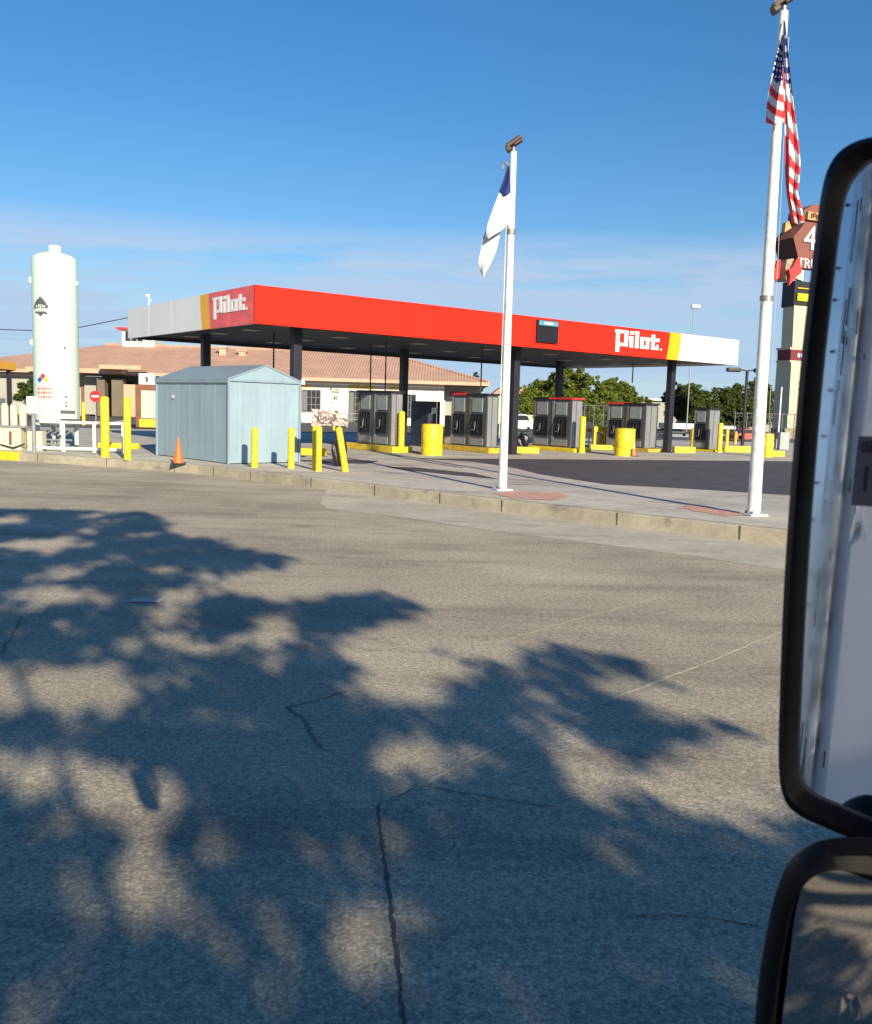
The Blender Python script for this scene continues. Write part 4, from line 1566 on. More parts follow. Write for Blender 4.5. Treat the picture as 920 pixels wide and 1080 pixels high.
def tower(z0, z1, l0, l1, c0, c1, mat, name, parent=pyl):
    """tapered shaft; l = left px edge, c = near corner px, at bottom and top"""
    def ring(lp, cp, z):
        c = Vector((at_z(cp, z) - pyl.location.x, 0, z))
        # left face goes back-left until it meets the left px
        g_ = 1.
        for _ in range(25):
            w0 = c + ey * g_ + pyl.location
            xx = proj(w0)[0]
            w1 = c + ey * (g_ + .01) + pyl.location
            x2 = proj(w1)[0]
            g_ += (lp - xx) / ((x2 - xx) / .01)
        g_ = min(g_, 9)
        return [c, c + ex * wR, c + ex * wR + ey * g_, c + ey * g_]
    a, b = ring(l0, c0, z0), ring(l1, c1, z1)
    return MB().add(a + b, [(3, 2, 1, 0), (4, 5, 6, 7), (0, 1, 5, 4), (1, 2, 6, 5), (2, 3, 7, 6), (3, 0, 4, 7)]).build(name, mat, parent)


tower(0, pyz(452), 813, 813, 828, 828, 'stone', 'plinth')
tower(pyz(452), pyz(437), 814.5, 815, 830.5, 831, 'beige', 'base_block')
tower(pyz(437), pyz(382), 815.5, 819.5, 832, 835, 'beige', 'lower_shaft')
tower(pyz(380), pyz(368.5), 820, 820.2, 834, 834.3, 'maroon', 'maroon_band')
tower(pyz(382), pyz(379.9), 818.6, 818.6, 833.4, 833.4, 'beige', 'band_moulding')
tower(pyz(368.6), pyz(366.3), 819, 819, 833.8, 833.8, 'beige', 'band_moulding')
tower(pyz(366.3), pyz(322), 824, 826.3, 836, 838, 'beige', 'upper_shaft')
bxk = tower(pyz(323), pyz(296), 824, 826, 837, 839, 'dark', 'sign_cabinet')


def face_box(c_px, dx, py0, py1, w_, mat, name, parent, lift=.06):
    """panel on the lit right face, dx metres along it from the corner"""
    c = Vector((at_z(c_px, pyz((py0 + py1) / 2)) - pyl.location.x, 0, 0)) + ex * (dx + w_ / 2) - ey * lift
    z0, z1 = pyz(py0), pyz(py1)
    return MB().box((c.x, c.y, (z0 + z1) / 2), (w_, .1, z1 - z0), ang).build(name, mat, parent)


face_box(838, .25, 317, 309, 3.6, 'lime', 'lime_panel', bxk, .12)
face_box(838, .3, 304, 303, 3.6, 'placY', 'thin_stripe', bxk, .12)
for k in range(6):
    face_box(834.2, .75 + k * .42, 376.5, 372.5, .28, 'letter', 'band_lettering', pyl, .08)
for k, py in enumerate((396, 402.5, 409, 420)):
    face_box(832.6, 1.1, py + 2.5, py, 1.8, 'markR' if k == 2 else 'stone', 'shaft_mark', pyl, .0 if k < 2 else .06)
# angular head: an irregular hexagon in plan view of the photo, with depth
hd_c = Vector((at_z(838, pyz(258)) - pyl.location.x, -.6, 0))
hpx = [(826.5, 254), (840, 235.5), (852, 233), (900, 233), (915, 254), (903, 275), (843, 275), (838, 271)]
fl_pt = lambda px, py: hd_c + ex * ((px - 838) * PY / F_ / math.cos(ang)) + Vector((0, 0, pyz(py)))
front = [fl_pt(*p) for p in ((833.5, 252), (846, 235.5), (905, 233), (930, 254), (905, 273), (841, 272.5))]
head = MB().prism(front, 1, ey * 2.6 + Vector((-.0, 0, 0))).build('sign_head', 'hexbrown', pyl)
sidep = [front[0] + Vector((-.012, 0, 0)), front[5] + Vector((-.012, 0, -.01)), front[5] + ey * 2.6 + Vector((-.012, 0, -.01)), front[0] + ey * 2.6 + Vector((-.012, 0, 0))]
MB().add(sidep, [(0, 1, 2, 3)]).build('shade_sheet', 'hexdark', head)  # darker copy of the brown paints the shade on the head's underside
crown_ = [fl_pt(*p) for p in ((846, 235), (846.5, 221), (858, 214), (880, 211), (905, 215), (907, 233))]
MB().prism([p + ey * .3 for p in crown_], 1, ey * 2.0).build('crown_block', 'hexbrown', head)
gm = [fl_pt(*p) - ey * .05 for p in ((848.5, 231.5), (849, 223), (905, 223), (905, 231.5))]
MB().prism(gm, 1, ey * .3).build('gold_plaque', 'gold', head)
gm = MB()
for k in range(9):
    a = fl_pt(853 + k * 3, 227) - ey * .12
    gm.box((a.x, a.y, a.z + .1 * math.sin(k * 2)), (.2, .1, .4), ang)
gm.build('plaque_relief', 'hexbrown', head)
gm = [fl_pt(*p) + ey * 1.2 for p in ((833.5, 244.5), (834.5, 234), (838, 232), (841.5, 239))]
MB().prism(gm, 1, ey * .5).build('gold_finial', 'gold', head)
c = fl_pt(860.5, 252.5) - ey * .1
text_mesh('49', 'numerals', 'letter', head, basis(c, ex, (0, 0, 1)) @ Matrix.Shear('XZ', 4, (0, 0)), 3.1, .06)
band = [fl_pt(*p) - ey * .03 for p in ((843, 283), (843.5, 273.8), (905, 273.5), (905, 283))]
wb = MB().prism(band, 1, ey * .8).build('lower_board', 'hexbrown', head)
c = fl_pt(860.5, 278.3) - ey * .09
text_mesh('TRUCK', 'lettering', 'letter', wb, basis(c, ex, (0, 0, 1)), 1.25, .05)
bw_ = MB()
tail = [fl_pt(*p) - ey * .15 for p in ((838.5, 274.5), (842, 272), (845, 288), (838, 294), (831, 303), (832, 293), (829.5, 286), (834, 284))]
bw_.prism(tail, 1, ey * .25)
tail2 = [fl_pt(*p) + ey * 1.0 for p in ((829.5, 274), (826.5, 275), (823.5, 284), (818.5, 288), (820.5, 291.5), (818.5, 299), (829.5, 293.5), (829.5, 282))]
bw_.prism(tail2, 1, ey * .25)
bw_.build('red_ribbon', 'ribbon', head)
nb_ = [fl_pt(*p) + ey * .3 for p in ((829.5, 283), (830.5, 275), (838, 273), (843, 283), (842, 296), (831, 297))]
MB().prism(nb_, 1, ey * 1.4).build('neck', 'stone', head)
nb_ = [fl_pt(*p) + ey * .2 for p in ((842, 294), (842.5, 284.5), (851, 284.5), (851, 296)) ]
MB().prism(nb_, 1, ey * .5).build('pale_emblem', 'cream', head)

# ------------------------------------------------------------------ trees


def tree(name, label, base, lobes, n, leaf, mat, trunk_r, seed, group=None, trunk_h=None, nlimb=7):
    """lobes: (dx, dy, z, rx, rz) crown masses; leaves are small bent faces filling them"""
    rnd = random.Random(seed)
    t = thing(name, label, 'tree', base, 0, group)
    m = MB()
    tot = sum(l[3] ** 2 * l[4] for l in lobes)
    for (dx, dy, z, rx, rz) in lobes:
        k = int(n * rx * rx * rz / tot)
        ncl = max(8, k // 55)
        for _ in range(ncl):
            while True:
                v = Vector((rnd.uniform(-1, 1), rnd.uniform(-1, 1), rnd.uniform(-1, 1)))
                if v.length < 1:
                    break
            v = v * (.75 + .3 * rnd.random())
            c = Vector((dx + v.x * rx, dy + v.y * rx, z + v.z * rz))
            cr = rnd.uniform(.22, .42) * (rx * rz) ** .5 * .62
            for _ in range(int(2.1 * k / ncl)):
                w = Vector((rnd.gauss(0, .5), rnd.gauss(0, .5), rnd.gauss(0, .4))) * cr
                p = c + w
                s = leaf * rnd.uniform(.6, 1.3)
                a = Vector((rnd.uniform(-1, 1), rnd.uniform(-1, 1), rnd.uniform(-.6, .6))).normalized()
                b = Vector((rnd.uniform(-1, 1), rnd.uniform(-1, 1), rnd.uniform(-1, .3)))
                b = (b - a * b.dot(a)).normalized()
                m.add([p - a * s, p - b * s * .45, p + a * s, p + b * s * .45], [(0, 1, 2, 3)])
    m.build('crown', mat, t)
    th = trunk_h or min(l[2] for l in lobes)
    tr_ = MB()
    tr_.tube([(0, 0, 0), (.05, .03, th * .4), (-.04, .05, th)], [trunk_r * 1.25, trunk_r, trunk_r * .75], 10)
    for (dx, dy, z, rx, rz) in lobes[:nlimb]:
        tr_.tube([(0, .02, th * .8), (dx * .5, dy * .5, (th * .8 + z) / 2 + .2), (dx, dy, z)], [trunk_r * .6, trunk_r * .4, trunk_r * .12], 7)
        for _ in range(3):
            e = Vector((dx + rnd.uniform(-.8, .8) * rx, dy + rnd.uniform(-.8, .8) * rx, z + rnd.uniform(-.3, .9) * rz))
            tr_.tube([(dx * .5, dy * .5, (th * .8 + z) / 2 + .2), e], [trunk_r * .3, trunk_r * .06], 5)
    tr_.build('trunk', 'bark', t)
    return t


def lobes_px(Y, base_px, pts):
    bx_ = at(base_px, 430, Y).x
    out = []
    for px, py, rp, dy in pts:
        q = at(px, py, Y)
        out.append((q.x - bx_, dy, q.z - ZS, rp * Y / F_, rp * Y / F_ * .8))
    return (bx_, Y, ZS), out


T1 = [('broad_tree', 'large bright green tree between the two right canopy columns', 100, 600,
       [(600, 405, 20, 0), (578, 412, 18, 2), (622, 413, 18, 1), (598, 424, 24, -1), (560, 418, 14, 1), (612, 400, 12, -2), (588, 397, 9, 2), (640, 420, 16, 1), (575, 432, 20, -2), (612, 436, 22, -2), (640, 436, 18, -1), (553, 410, 7, 0), (630, 402, 8, 1)], 20000, 'leafA', 3),
      ('broad_tree', 'bright green tree sloping down behind the fourth pump', 106, 652,
       [(645, 411, 15, 0), (660, 416, 14, 1), (655, 430, 18, -1), (673, 421, 10, 1), (682, 424, 7, 0), (668, 436, 14, -1), (652, 403, 7, 1)], 11000, 'leafA', 4),
      ('broad_tree', 'small yellow-green tree at the left foot of the bright green tree', 92, 551,
       [(550, 425, 8, 0), (556, 420, 9, 1), (546, 432, 6, -1), (556, 432, 8, 0)], 4000, 'leafA', 5),
      ('broad_tree', 'dark green tree right of the right canopy column', 112, 727,
       [(726, 416, 15, 0), (712, 422, 13, 1), (742, 416, 13, 0), (728, 428, 18, -1), (735, 408, 8, 1), (715, 408, 7, 0), (747, 425, 12, 0), (712, 436, 14, -1), (735, 440, 14, -1)], 11000, 'leafB', 6),
      ('broad_tree', 'dark green tree behind the double street lamp', 118, 768,
       [(766, 419, 13, 0), (778, 414, 13, 1), (765, 428, 15, -1), (783, 424, 14, 0), (758, 412, 6, 0), (760, 438, 14, -1), (780, 438, 14, -1)], 9500, 'leafB', 8),
      ('broad_tree', 'dark green tree between the taller flagpole and the pylon', 122, 802,
       [(802, 412, 14, 0), (812, 420, 12, 1), (795, 422, 14, -1), (806, 430, 15, 0), (800, 404, 7, 0), (800, 440, 15, -1)], 8500, 'leafB', 9)]
for nm, lb_, Y, bpx, pts, n_, mt, sd in T1:
    base, lob = lobes_px(Y, bpx, pts)
    tree(nm, lb_, base, lob, int(n_ * 1.6), .165, mt, .22, sd, trunk_h=1.8)
base, lob = lobes_px(130, 502, [(502, 398, 3.2, 0), (502.4, 402, 4, 0), (502, 406, 4.5, 0), (502, 394, 1.6, 0)])
tree('conifer_tree', 'small dark conifer tip behind the right roof corner', base, lob, 700, .28, 'leafB', .15, 12, nlimb=2)
base, lob = lobes_px(80, 27, [(27, 410, 8, 0), (30, 402, 6, 1), (24, 418, 9, 0), (28, 425, 9, 1)])
tree('broad_tree', 'green tree half hidden left of the gas tank', base, lob, 2500, .25, 'leafB', .15, 14, nlimb=3)

# ------------------------------------------------------------------ parked vehicles and fences far behind


def trailer(px0, px1, py0, py1, Y, label, mat='carW', wheels=True):
    a, b = at(px0, py1, Y), at(px1, py1, Y)
    z1 = at(px0, py0, Y).z - ZS
    z0 = max(.5, at(px0, py1, Y).z - ZS)
    t = thing('parked_trailer', label, 'trailer', ((a.x + b.x) / 2, Y, ZS))
    w_ = b.x - a.x
    MB().box((0, 1.2, (z0 + z1) / 2), (w_, 2.4, z1 - z0), bev=.04).build('body', mat, t)
    m = MB()
    k = 0
    while k * .6 < w_:
        m.box((-w_ / 2 + k * .6, -.012, (z0 + z1) / 2), (.05, .03, z1 - z0 - .1))
        k += 1
    m.build('side_ribs', 'frame', t)
    MB().box((0, 1.2, z0 - .08), (w_ * .96, 1.0, .16)).build('chassis', 'dark', t)
    for x in (w_ * .22, w_ * .36):
        c_ = MB().lathe([(.3, -.14), (.46, -.12), (.46, .12), (.3, .14)], 16)
        o_ = c_.build('wheel', 'black', t)
        o_.rotation_euler = (R_(90), 0, 0)
        o_.location = (x, .25, .46)
    MB().box((-w_ * .3, .4, z0 / 2), (.14, .14, z0)).build('landing_leg', 'grey', t)
    return t


trailer(700, 733, 446, 458, 96, 'low white trailer parked right of the right canopy column')
trailer(757, 776, 449, 459, 104, 'short white trailer parked beyond the rightmost bollards')


def car(px0, px1, py0, py1, Y, label, mat):
    a, b = at(px0, py1, Y), at(px1, py1, Y)
    L_ = b.x - a.x
    H = at(px0, py0, Y).z - ZS
    t = thing('parked_car', label, 'car', ((a.x + b.x) / 2, Y, ZS))
    pr = [(-.5, .18), (-.5, .52), (-.42, .6), (-.3, .66), (-.2, .96), (-.08, 1), (.18, 1), (.3, .92), (.4, .64), (.49, .58), (.5, .2)]
    MB().prism([(x * L_, 0, z * H) for x, z in pr], 1, (0, 1.8, 0)).build('body', mat, t)
    w_ = [(-.26, .66), (-.18, .91), (-.08, .94), (.17, .94), (.27, .88), (.34, .66)]
    MB().prism([(x * L_, -.02, z * H) for x, z in w_], 1, (0, .03, 0)).build('window', 'glass', t)
    for x in (-.32, .31):
        o_ = MB().lathe([(.15, -.1), (.33, -.09), (.33, .09), (.15, .1)], 16).build('wheel', 'black', t)
        o_.rotation_euler = (R_(90), 0, 0)
        o_.location = (x * L_, .1, .33)
    for x in (-.49, .49):
        MB().box((x * L_, .3, .52 * H), (.08, .3, .1)).build('headlight' if x > 0 else 'tail_light', 'signW' if x > 0 else 'signR', t)


car(538, 562, 436.5, 455, 84, 'white car parked behind the dark hooded bin', 'carW')
car(700, 726, 455, 469, 78, 'grey car parked just right of the right canopy column', 'carG')
car(776, 800, 452, 470, 74, 'red car parked behind the double street lamp', 'carR')
car(744, 770, 456, 467, 90, 'dark grey car parked far behind the rightmost pump', 'carG')


def chain_fence(px0, px1, Y, h, n_, label):
    a, b = at(px0, 450, Y), at(px1, 450, Y)
    t = thing('wire_fence', label, 'fence', ((a.x + b.x) / 2, Y, ZS))
    w_ = b.x - a.x
    m = MB()
    m.tube([(-w_ / 2, 0, h), (w_ / 2, 0, h)], .04, 6)
    for k in range(int(w_ / .35)):
        x = -w_ / 2 + k * .35
        m.tube([(x, 0, .1), (x + .0, 0, h)], .014, 4)
    for k in range(5):
        m.tube([(-w_ / 2, 0, .15 + k * h / 5), (w_ / 2, 0, .15 + k * h / 5)], .014, 4)
    m.build('mesh_panel', 'fence', t)
    for k in range(n_ + 1):
        MB().tube([(-w_ / 2 + w_ * k / n_, .03, 0), (-w_ / 2 + w_ * k / n_, .03, h + .1)], .05, 6).build('post', 'fence', t)


chain_fence(606, 646, 86, 2.6, 4, 'grey mesh fence seen between the third and fourth pumps')
chain_fence(775, 850, 82, 2.3, 6, 'grey mesh fence crossing before the pylon foot')
wl_ = thing('low_wall_building', 'distant pale low building under the dark green trees', 'building', (at(745, 450, 125).x, 125, ZS))
MB().box((0, 3, 1.9), (26, 6, 3.8)).build('wall', 'wallG', wl_)
MB().box((0, 3, 3.9), (27, 7, .25)).build('roof', 'carW', wl_)
wl_ = thing('low_wall_building', 'distant tan low building left of the bright green tree', 'building', (at(545, 430, 125).x, 125, ZS))
MB().box((0, 3, 2.0), (6, 6, 4.0)).build('wall', 'beige', wl_)
MB().prism([(-3.4, -.4, 4.0), (3.4, -.4, 4.0), (2.2, -.4, 5.0), (-2.2, -.4, 5.0)], 1, (0, 7, 0)).build('roof', 'roof', wl_)
pbx = MB().box((0, 0, .55), (.6, .5, 1.1), bev=.03).build('utility_box', 'grey')
pbx.location = (at(826, 470, 58).x, 58, ZS)
tag(pbx, 'grey utility box at the foot of the thin pale pole', 'utility box')
pbx = MB().box((0, 0, .8), (.5, .5, 1.6), bev=.03).build('utility_box', 'wallT')
pbx.location = (at(473, 470, 52).x, 52, ZS)
tag(pbx, 'brown box standing behind the island of the second pump', 'utility box')

# ------------------------------------------------------------------ the tree that shades the road
# the crown is grown where its shade falls on the road; light holes follow the photograph
SH = [[(-60, 545), (0, 537), (30, 529), (65, 525), (100, 527), (125, 533), (150, 540), (175, 553), (172, 560), (200, 570), (220, 567), (238, 576), (282, 584), (308, 592), (292, 601), (240, 608), (226, 622),
       (280, 637), (340, 636), (390, 624), (430, 636), (441, 644), (405, 656), (375, 664), (345, 676), (356, 700), (400, 714), (430, 720), (437, 690), (435, 678), (465, 680), (495, 695), (545, 700), (590, 688), (625, 688),
       (670, 700), (685, 712), (680, 725), (700, 735), (740, 752), (795, 776), (750, 776), (700, 780), (690, 800), (640, 812), (625, 838), (720, 858), (750, 872), (830, 862), (1000, 860), (1100, 1300), (-300, 1300), (-300, 600)]]
HOLES = [((40, 574), (48, 7), 1.), ((60, 628), (65, 9), .75), ((12, 643), (25, 7), .8), ((158, 681), (45, 9), .6), ((50, 728), (85, 30), .97), ((281, 667), (27, 14), .95), ((178, 716), (30, 11), .75),
         ((405, 684), (58, 17), .95), ((382, 731), (22, 11), .55), ((90, 830), (76, 34), .97), ((-10, 820), (22, 22), .8), ((200, 962), (62, 34), .4), ((335, 1012), (44, 28), .95), ((395, 965), (58, 36), .72),
         ((300, 818), (24, 14), .4), ((445, 800), (80, 24), .85), ((335, 800), (14, 14), .4), ((470, 705), (40, 12), .9), ((580, 790), (40, 10), .5), ((640, 830), (30, 10), .6), ((590, 880), (40, 16), .25), ((640, 915), (50, 14), .2),
         ((190, 625), (40, 7), .35), ((425, 1045), (30, 30), .35), ((140, 755), (60, 10), .4), ((20, 900), (50, 18), .3), ((560, 745), (34, 10), .35), ((240, 762), (40, 9), .35)]


def inside(poly, x, y):
    c = False
    j = len(poly) - 1
    for i in range(len(poly)):
        xi, yi = poly[i]
        xj, yj = poly[j]
        if (yi > y) != (yj > y) and x < (xj - xi) * (y - yi) / (yj - yi) + xi:
            c = not c
        j = i
    return c


rnd = random.Random(21)
SIDE = Vector((math.cos(SUN_AZ), math.sin(SUN_AZ), 0))
UPV = TO_SUN.cross(SIDE).normalized()
sh = thing('shade_tree', 'leafy tree standing behind the viewpoint and shading the road', 'tree', (6.0, -11.0, 0))
cr = MB()
made = 0
tries = 0
base_v = Vector((6.0, -11.0, 0))
cl_pts = []
while made < 14500 and tries < 400000:
    tries += 1
    gx, gy = rnd.uniform(-9.5, 4.2), rnd.uniform(-8, 18.6)
    keep = 1.
    if gy < 2:
        px = py = -1e5
        if gx > 2.6 or gy < -2.75 + 1.1 * gx + .25 * math.sin(gx * 3):
            continue
    else:
        px, py = proj((gx, gy, 0))
        if not inside(SH[0], px, py):
            continue
    for (hx, hy), (rx, ry), st_ in HOLES:
        q = (((px - hx) / rx) ** 2 + ((py - hy) / ry) ** 2) * (1 + .7 * mnoise.noise(Vector((gx * 2.2, gy * 1.1, 3.3))))
        if q < 1.5:
            keep = min(keep, (1 - st_) ** 2.0 if q < 1.15 else 1 - .6 * st_)
    keep *= min(1, max(.03, .74 + 1.75 * mnoise.noise(Vector((gx * 1.55, gy * .62, 0))) + .55 * mnoise.noise(Vector((gx * 3.7, gy * 1.5, 7)))))
    if rnd.random() > keep:
        continue
    mid = (Vector((gx, gy, 0)) - Vector((-2.5, 8.5, 0)))
    along = mid.x * (-math.sin(SUN_AZ)) + mid.y * math.cos(SUN_AZ)
    zc = 6.6 + along * .16 + rnd.gauss(0, .9)
    zc = max(3.8, zc, (gy + 2.6 + rnd.random() * 1.5) / 2.55)
    t_ = zc / TO_SUN.z
    c = Vector((gx, gy, 0)) + TO_SUN * t_ - base_v
    cl_pts.append(c)
    for _ in range(3):
        p = c + SIDE * rnd.gauss(0, .11) + TO_SUN * rnd.gauss(0, .25) + UPV * rnd.gauss(0, .045)
        s = rnd.uniform(.08, .15)
        a = Vector((rnd.uniform(-1, 1), rnd.uniform(-1, 1), rnd.uniform(-.7, .7))).normalized()
        b = Vector((rnd.uniform(-1, 1), rnd.uniform(-1, 1), rnd.uniform(-1, 1)))
        b = (b - a * b.dot(a)).normalized()
        cr.add([p - a * s, p - b * s * .5, p + a * s, p + b * s * .5], [(0, 1, 2, 3)])
    made += 1
cr.build('crown', 'leafC', sh)
tk_ = MB()
tk_.tube([(0, 0, 0), (.1, .05, 1.8), (-.05, .1, 3.2)], [.34, .27, .24], 12)
for c in cl_pts[::950]:
    m1 = Vector((c.x * .45, c.y * .45, 3.2 + (c.z - 3.2) * .55))
    tk_.tube([(-.05, .1, 3.0), m1, c], [.10, .04, .01], 6)
tk_.build('trunk', 'bark', sh)

# ------------------------------------------------------------------ truck mirrors
zax = Vector((0, 0, 1))
want = Vector((.6, .78))
rb = 3.2
best = None
for k in range(400):
    rt = rb * (.9 + k * .002)
    Vb, Vt = CAM + ray(845, 840) * rb, CAM + ray(915, 170) * rt
    dvv = (Vt - Vb).normalized()
    nn = (zax - dvv)
    if nn.length < 1e-6:
        continue
    nn.normalize()
    if nn.dot(Vector((0, 1, 0))) > 0:
        nn = -nn
    h2 = Vector((nn.x, nn.y)).normalized()
    e = -(h2.dot(want))
    if best is None or e > best[0]:
        best = (e, nn.copy(), Vb.copy(), Vt.copy(), rt)
MN = best[1]
MC = CAM + ray(890, 520) * .6


def on_plane(px, py, C, Nn):
    d = ray(px, py)
    return CAM + d * ((C - CAM).dot(Nn) / d.dot(Nn))


def refl_pt(p):
    return p - MN * (2 * (p - MC).dot(MN))


def spline(pts, n_=6, closed=True):
    out = []
    N_ = len(pts)
    for i in range(N_):
        p0, p1, p2, p3 = (Vector(pts[(i + k) % N_]) for k in (-1, 0, 1, 2))
        for k in range(n_):
            t = k / n_
            out.append(.5 * ((2 * p1) + (-p0 + p2) * t + (2 * p0 - 5 * p1 + 4 * p2 - p3) * t * t + (-p0 + 3 * p1 - 3 * p2 + p3) * t ** 3))
    return out


def mirror_head(name, label, outer, inner, C, Nn, glass_mat, dome=0., back=.06):
    t = thing(name, label, 'mirror', C)
    ou = [on_plane(p[0], p[1], C, Nn) - C for p in spline([(*p, 0) for p in outer], 5)]
    inr = [on_plane(p[0], p[1], C, Nn) - C for p in spline([(*p, 0) for p in inner], 5)]
    n_ = len(ou)
    cen = sum(ou, Vector()) / n_
    cin = sum(inr, Vector()) / n_
    # rim: inner lip, rounded front, outer side, bowl-shaped back
    rings = [[p - Nn * .008 for p in inr],
             [p + Nn * .006 for p in [a.lerp(b, .08) for a, b in zip(inr, ou)]],
             [a.lerp(b, .45) + Nn * .014 for a, b in zip(inr, ou)],
             [a.lerp(b, .85) + Nn * .009 for a, b in zip(inr, ou)],
             [p - Nn * .004 for p in ou],
             [p.lerp(cen, .03) - Nn * (back * .5) for p in ou],
             [p.lerp(cen, .2) - Nn * back for p in ou],
             [p.lerp(cen, .7) - Nn * (back * 1.2) for p in ou]]
    vs = [v for r in rings for v in r]
    fs = [(j * n_ + i, j * n_ + (i + 1) % n_, (j + 1) * n_ + (i + 1) % n_, (j + 1) * n_ + i) for j in range(len(rings) - 1) for i in range(n_)]
    fs.append(tuple((len(rings) - 1) * n_ + i for i in range(n_)))
    MB().add(vs, fs).build('housing', 'housing', t, True)
    # glass: concentric rings, domed for the wide-angle mirror
    gv = [cin + Nn * (dome - .0)]
    gf = []
    nr = 14
    for j in range(1, nr + 1):
        f = j / nr
        for p in inr:
            q_ = cin.lerp(p, f * 1.01)
            gv.append(q_ + Nn * (dome - (dome / .0145) * (q_ - cin).length_squared) - Nn * .002 if dome else q_ - Nn * .002)
    for i in range(n_):
        gf.append((0, 1 + i, 1 + (i + 1) % n_))
    for j in range(nr - 1):
        for i in range(n_):
            gf.append((1 + j * n_ + i, 1 + j * n_ + (i + 1) % n_, 1 + (j + 1) * n_ + (i + 1) % n_, 1 + (j + 1) * n_ + i))
    gl_ = MB().add(gv, gf).build('mirror_glass', glass_mat, t, True)
    return t, gl_


O1 = [(1010, 150), (960, 145), (922, 146), (895, 155), (878, 172), (868, 202), (858, 275), (846, 380), (836, 500), (828, 620), (824, 730), (823, 805), (829, 841), (845, 859), (875, 873), (925, 893), (970, 905), (1000, 880), (1012, 600), (1020, 300)]
I1 = [(995, 170), (955, 164), (922, 166), (906, 178), (894, 196), (886, 228), (877, 300), (866, 400), (856, 520), (849, 625), (843.5, 730), (841, 798), (845, 825), (858, 839), (882, 850), (925, 868), (960, 878), (982, 860), (992, 600), (1004, 300)]
mt1, mg1 = mirror_head('truck_mirror', 'tall black framed flat truck mirror reflecting a white trailer', O1, I1, MC, MN, 'mirror')
# sticker on the glass
lift = MN * .0015


def stick_pt(px, py, l=.0015):
    return on_plane(px, py, MC, MN) - MC + MN * l


stk = MB().add([stick_pt(906, 460), stick_pt(957, 461), stick_pt(951, 536), stick_pt(898.3, 533)], [(0, 1, 2, 3)]).build('warning_sticker', 'sticker', mt1)
exs = (stick_pt(930, 497) - stick_pt(910, 496.5)).normalized()
eys = (stick_pt(926, 470) - stick_pt(920, 525)).normalized()
szk = (stick_pt(926, 470) - stick_pt(920, 525)).length
fr = basis(stick_pt(930, 472, .0025), exs, eys)
text_mesh('CLEARANCE', 'sticker_words', 'stickink', stk, fr @ Matrix.Diagonal((.42, 1, 1, 1)), szk * .30, .0003)
fr = basis(stick_pt(934, 507, .0025), exs, eys)
text_mesh("13'6\"", 'sticker_figures', 'stickink', stk, fr @ Matrix.Diagonal((.78, 1.25, 1, 1)), szk * .56, .0003)

MC2 = CAM + ray(880, 1010) * .585
MN2 = Vector((-.16, -.96, -.20)).normalized()
O2 = [(1000, 912), (960, 896), (922, 889), (888, 889), (862, 894), (838, 910), (822, 940), (810, 988), (802, 1035), (797, 1090), (796, 1150), (815, 1200), (880, 1225), (960, 1220), (1005, 1190), (1015, 1050)]
I2 = [(975, 942), (945, 930), (915, 922), (888, 914), (866, 912), (850, 922), (838, 946), (830, 990), (824, 1037), (819, 1090), (818, 1140), (832, 1180), (884, 1200), (950, 1196), (985, 1170), (992, 1050)]
mt2, mg2 = mirror_head('truck_mirror', 'lower black wide-angle truck mirror showing dark road', O2, I2, MC2, MN2, 'mirror2', .018, .018)
# bracket bar that carries both mirrors, to the right of the frame
q1, q2 = on_plane(1035, 250, MC, MN), on_plane(1035, 1150, MC, MN)
arm = thing('mirror_bracket', 'black tubular bracket holding both truck mirrors', 'bracket', q1)
MB().tube([Vector((0, 0, 0)) - MN * .04, (q2 - q1) - MN * .04], .014, 12).build('upright', 'housing', arm, True)
for f in (.08, .62, .8):
    b_ = (q2 - q1) * f - MN * .04
    MB().tube([b_, b_ + (on_plane(960, 520, MC, MN) - on_plane(1035, 520, MC, MN))], .011, 10).build('clamp_arm', 'housing', arm)
MB().tube([(q2 - q1) * .5 - MN * .04, (q2 - q1) * .5 + Vector((.5, .05, -.25)), (q2 - q1) * .5 + Vector((.9, -.1, -.3))], .016, 12).build('door_arm', 'housing', arm, True)

# white trailer reflected in the tall mirror
Pb, Pt = refl_pt(best[2]), refl_pt(best[3])
cor = Vector((Pb.x, Pb.y, 0))
tang = math.atan2(-.43, .9)
tr_n = Vector((.938, .347, 0)).normalized()          # face with the long side
tr_l = Vector((tr_n.y, -tr_n.x, 0))               # runs back from the corner
tt = thing('box_trailer', 'white box trailer with scuffed corner post, seen in the tall mirror', 'trailer', cor, math.atan2(tr_l.y, tr_l.x))
# local x: back along the long side; local y: away to the far side of the trailer is -y or +y
sgn = 1 if Vector((-math.sin(tt.rotation_euler[2]), math.cos(tt.rotation_euler[2]), 0)).dot(tr_n) < 0 else -1
W_t, L_t, z0, z1 = 2.5, 8.0, .85, 3.75
MB().box((L_t / 2 + .04, sgn * W_t / 2, (z0 + z1) / 2), (L_t - .08, W_t, z1 - z0)).build('side_panel', 'trailer', tt)
MB().box((.02, sgn * (W_t / 2 + .05), (z0 + z1) / 2), (.04, W_t - .1, z1 - z0)).build('end_panel', 'trailerA', tt)
MB().box((.012, sgn * .01, (z0 + z1) / 2), (.034, .034, z1 - z0 + .01), bev=.01).build('corner_post', 'scuffed', tt)
m = MB()
rq = random.Random(5)
for k in range(26):
    z = rq.uniform(z0 + .05, z1 - .05)
    hh_ = rq.uniform(.02, .16)
    yo = rq.choice((-.012, .02, .034)) + rq.uniform(-.006, .006)
    m.box((-.006, sgn * (.01 + yo), z), (.004, rq.uniform(.002, .005), hh_))
    if k % 2:
        m.box((.012 + rq.uniform(.0, .05), -sgn * .0085, z + .1), (rq.uniform(.003, .006), .004, hh_ * .5))
m.build('scuff_marks', 'dark', tt)
m = MB()
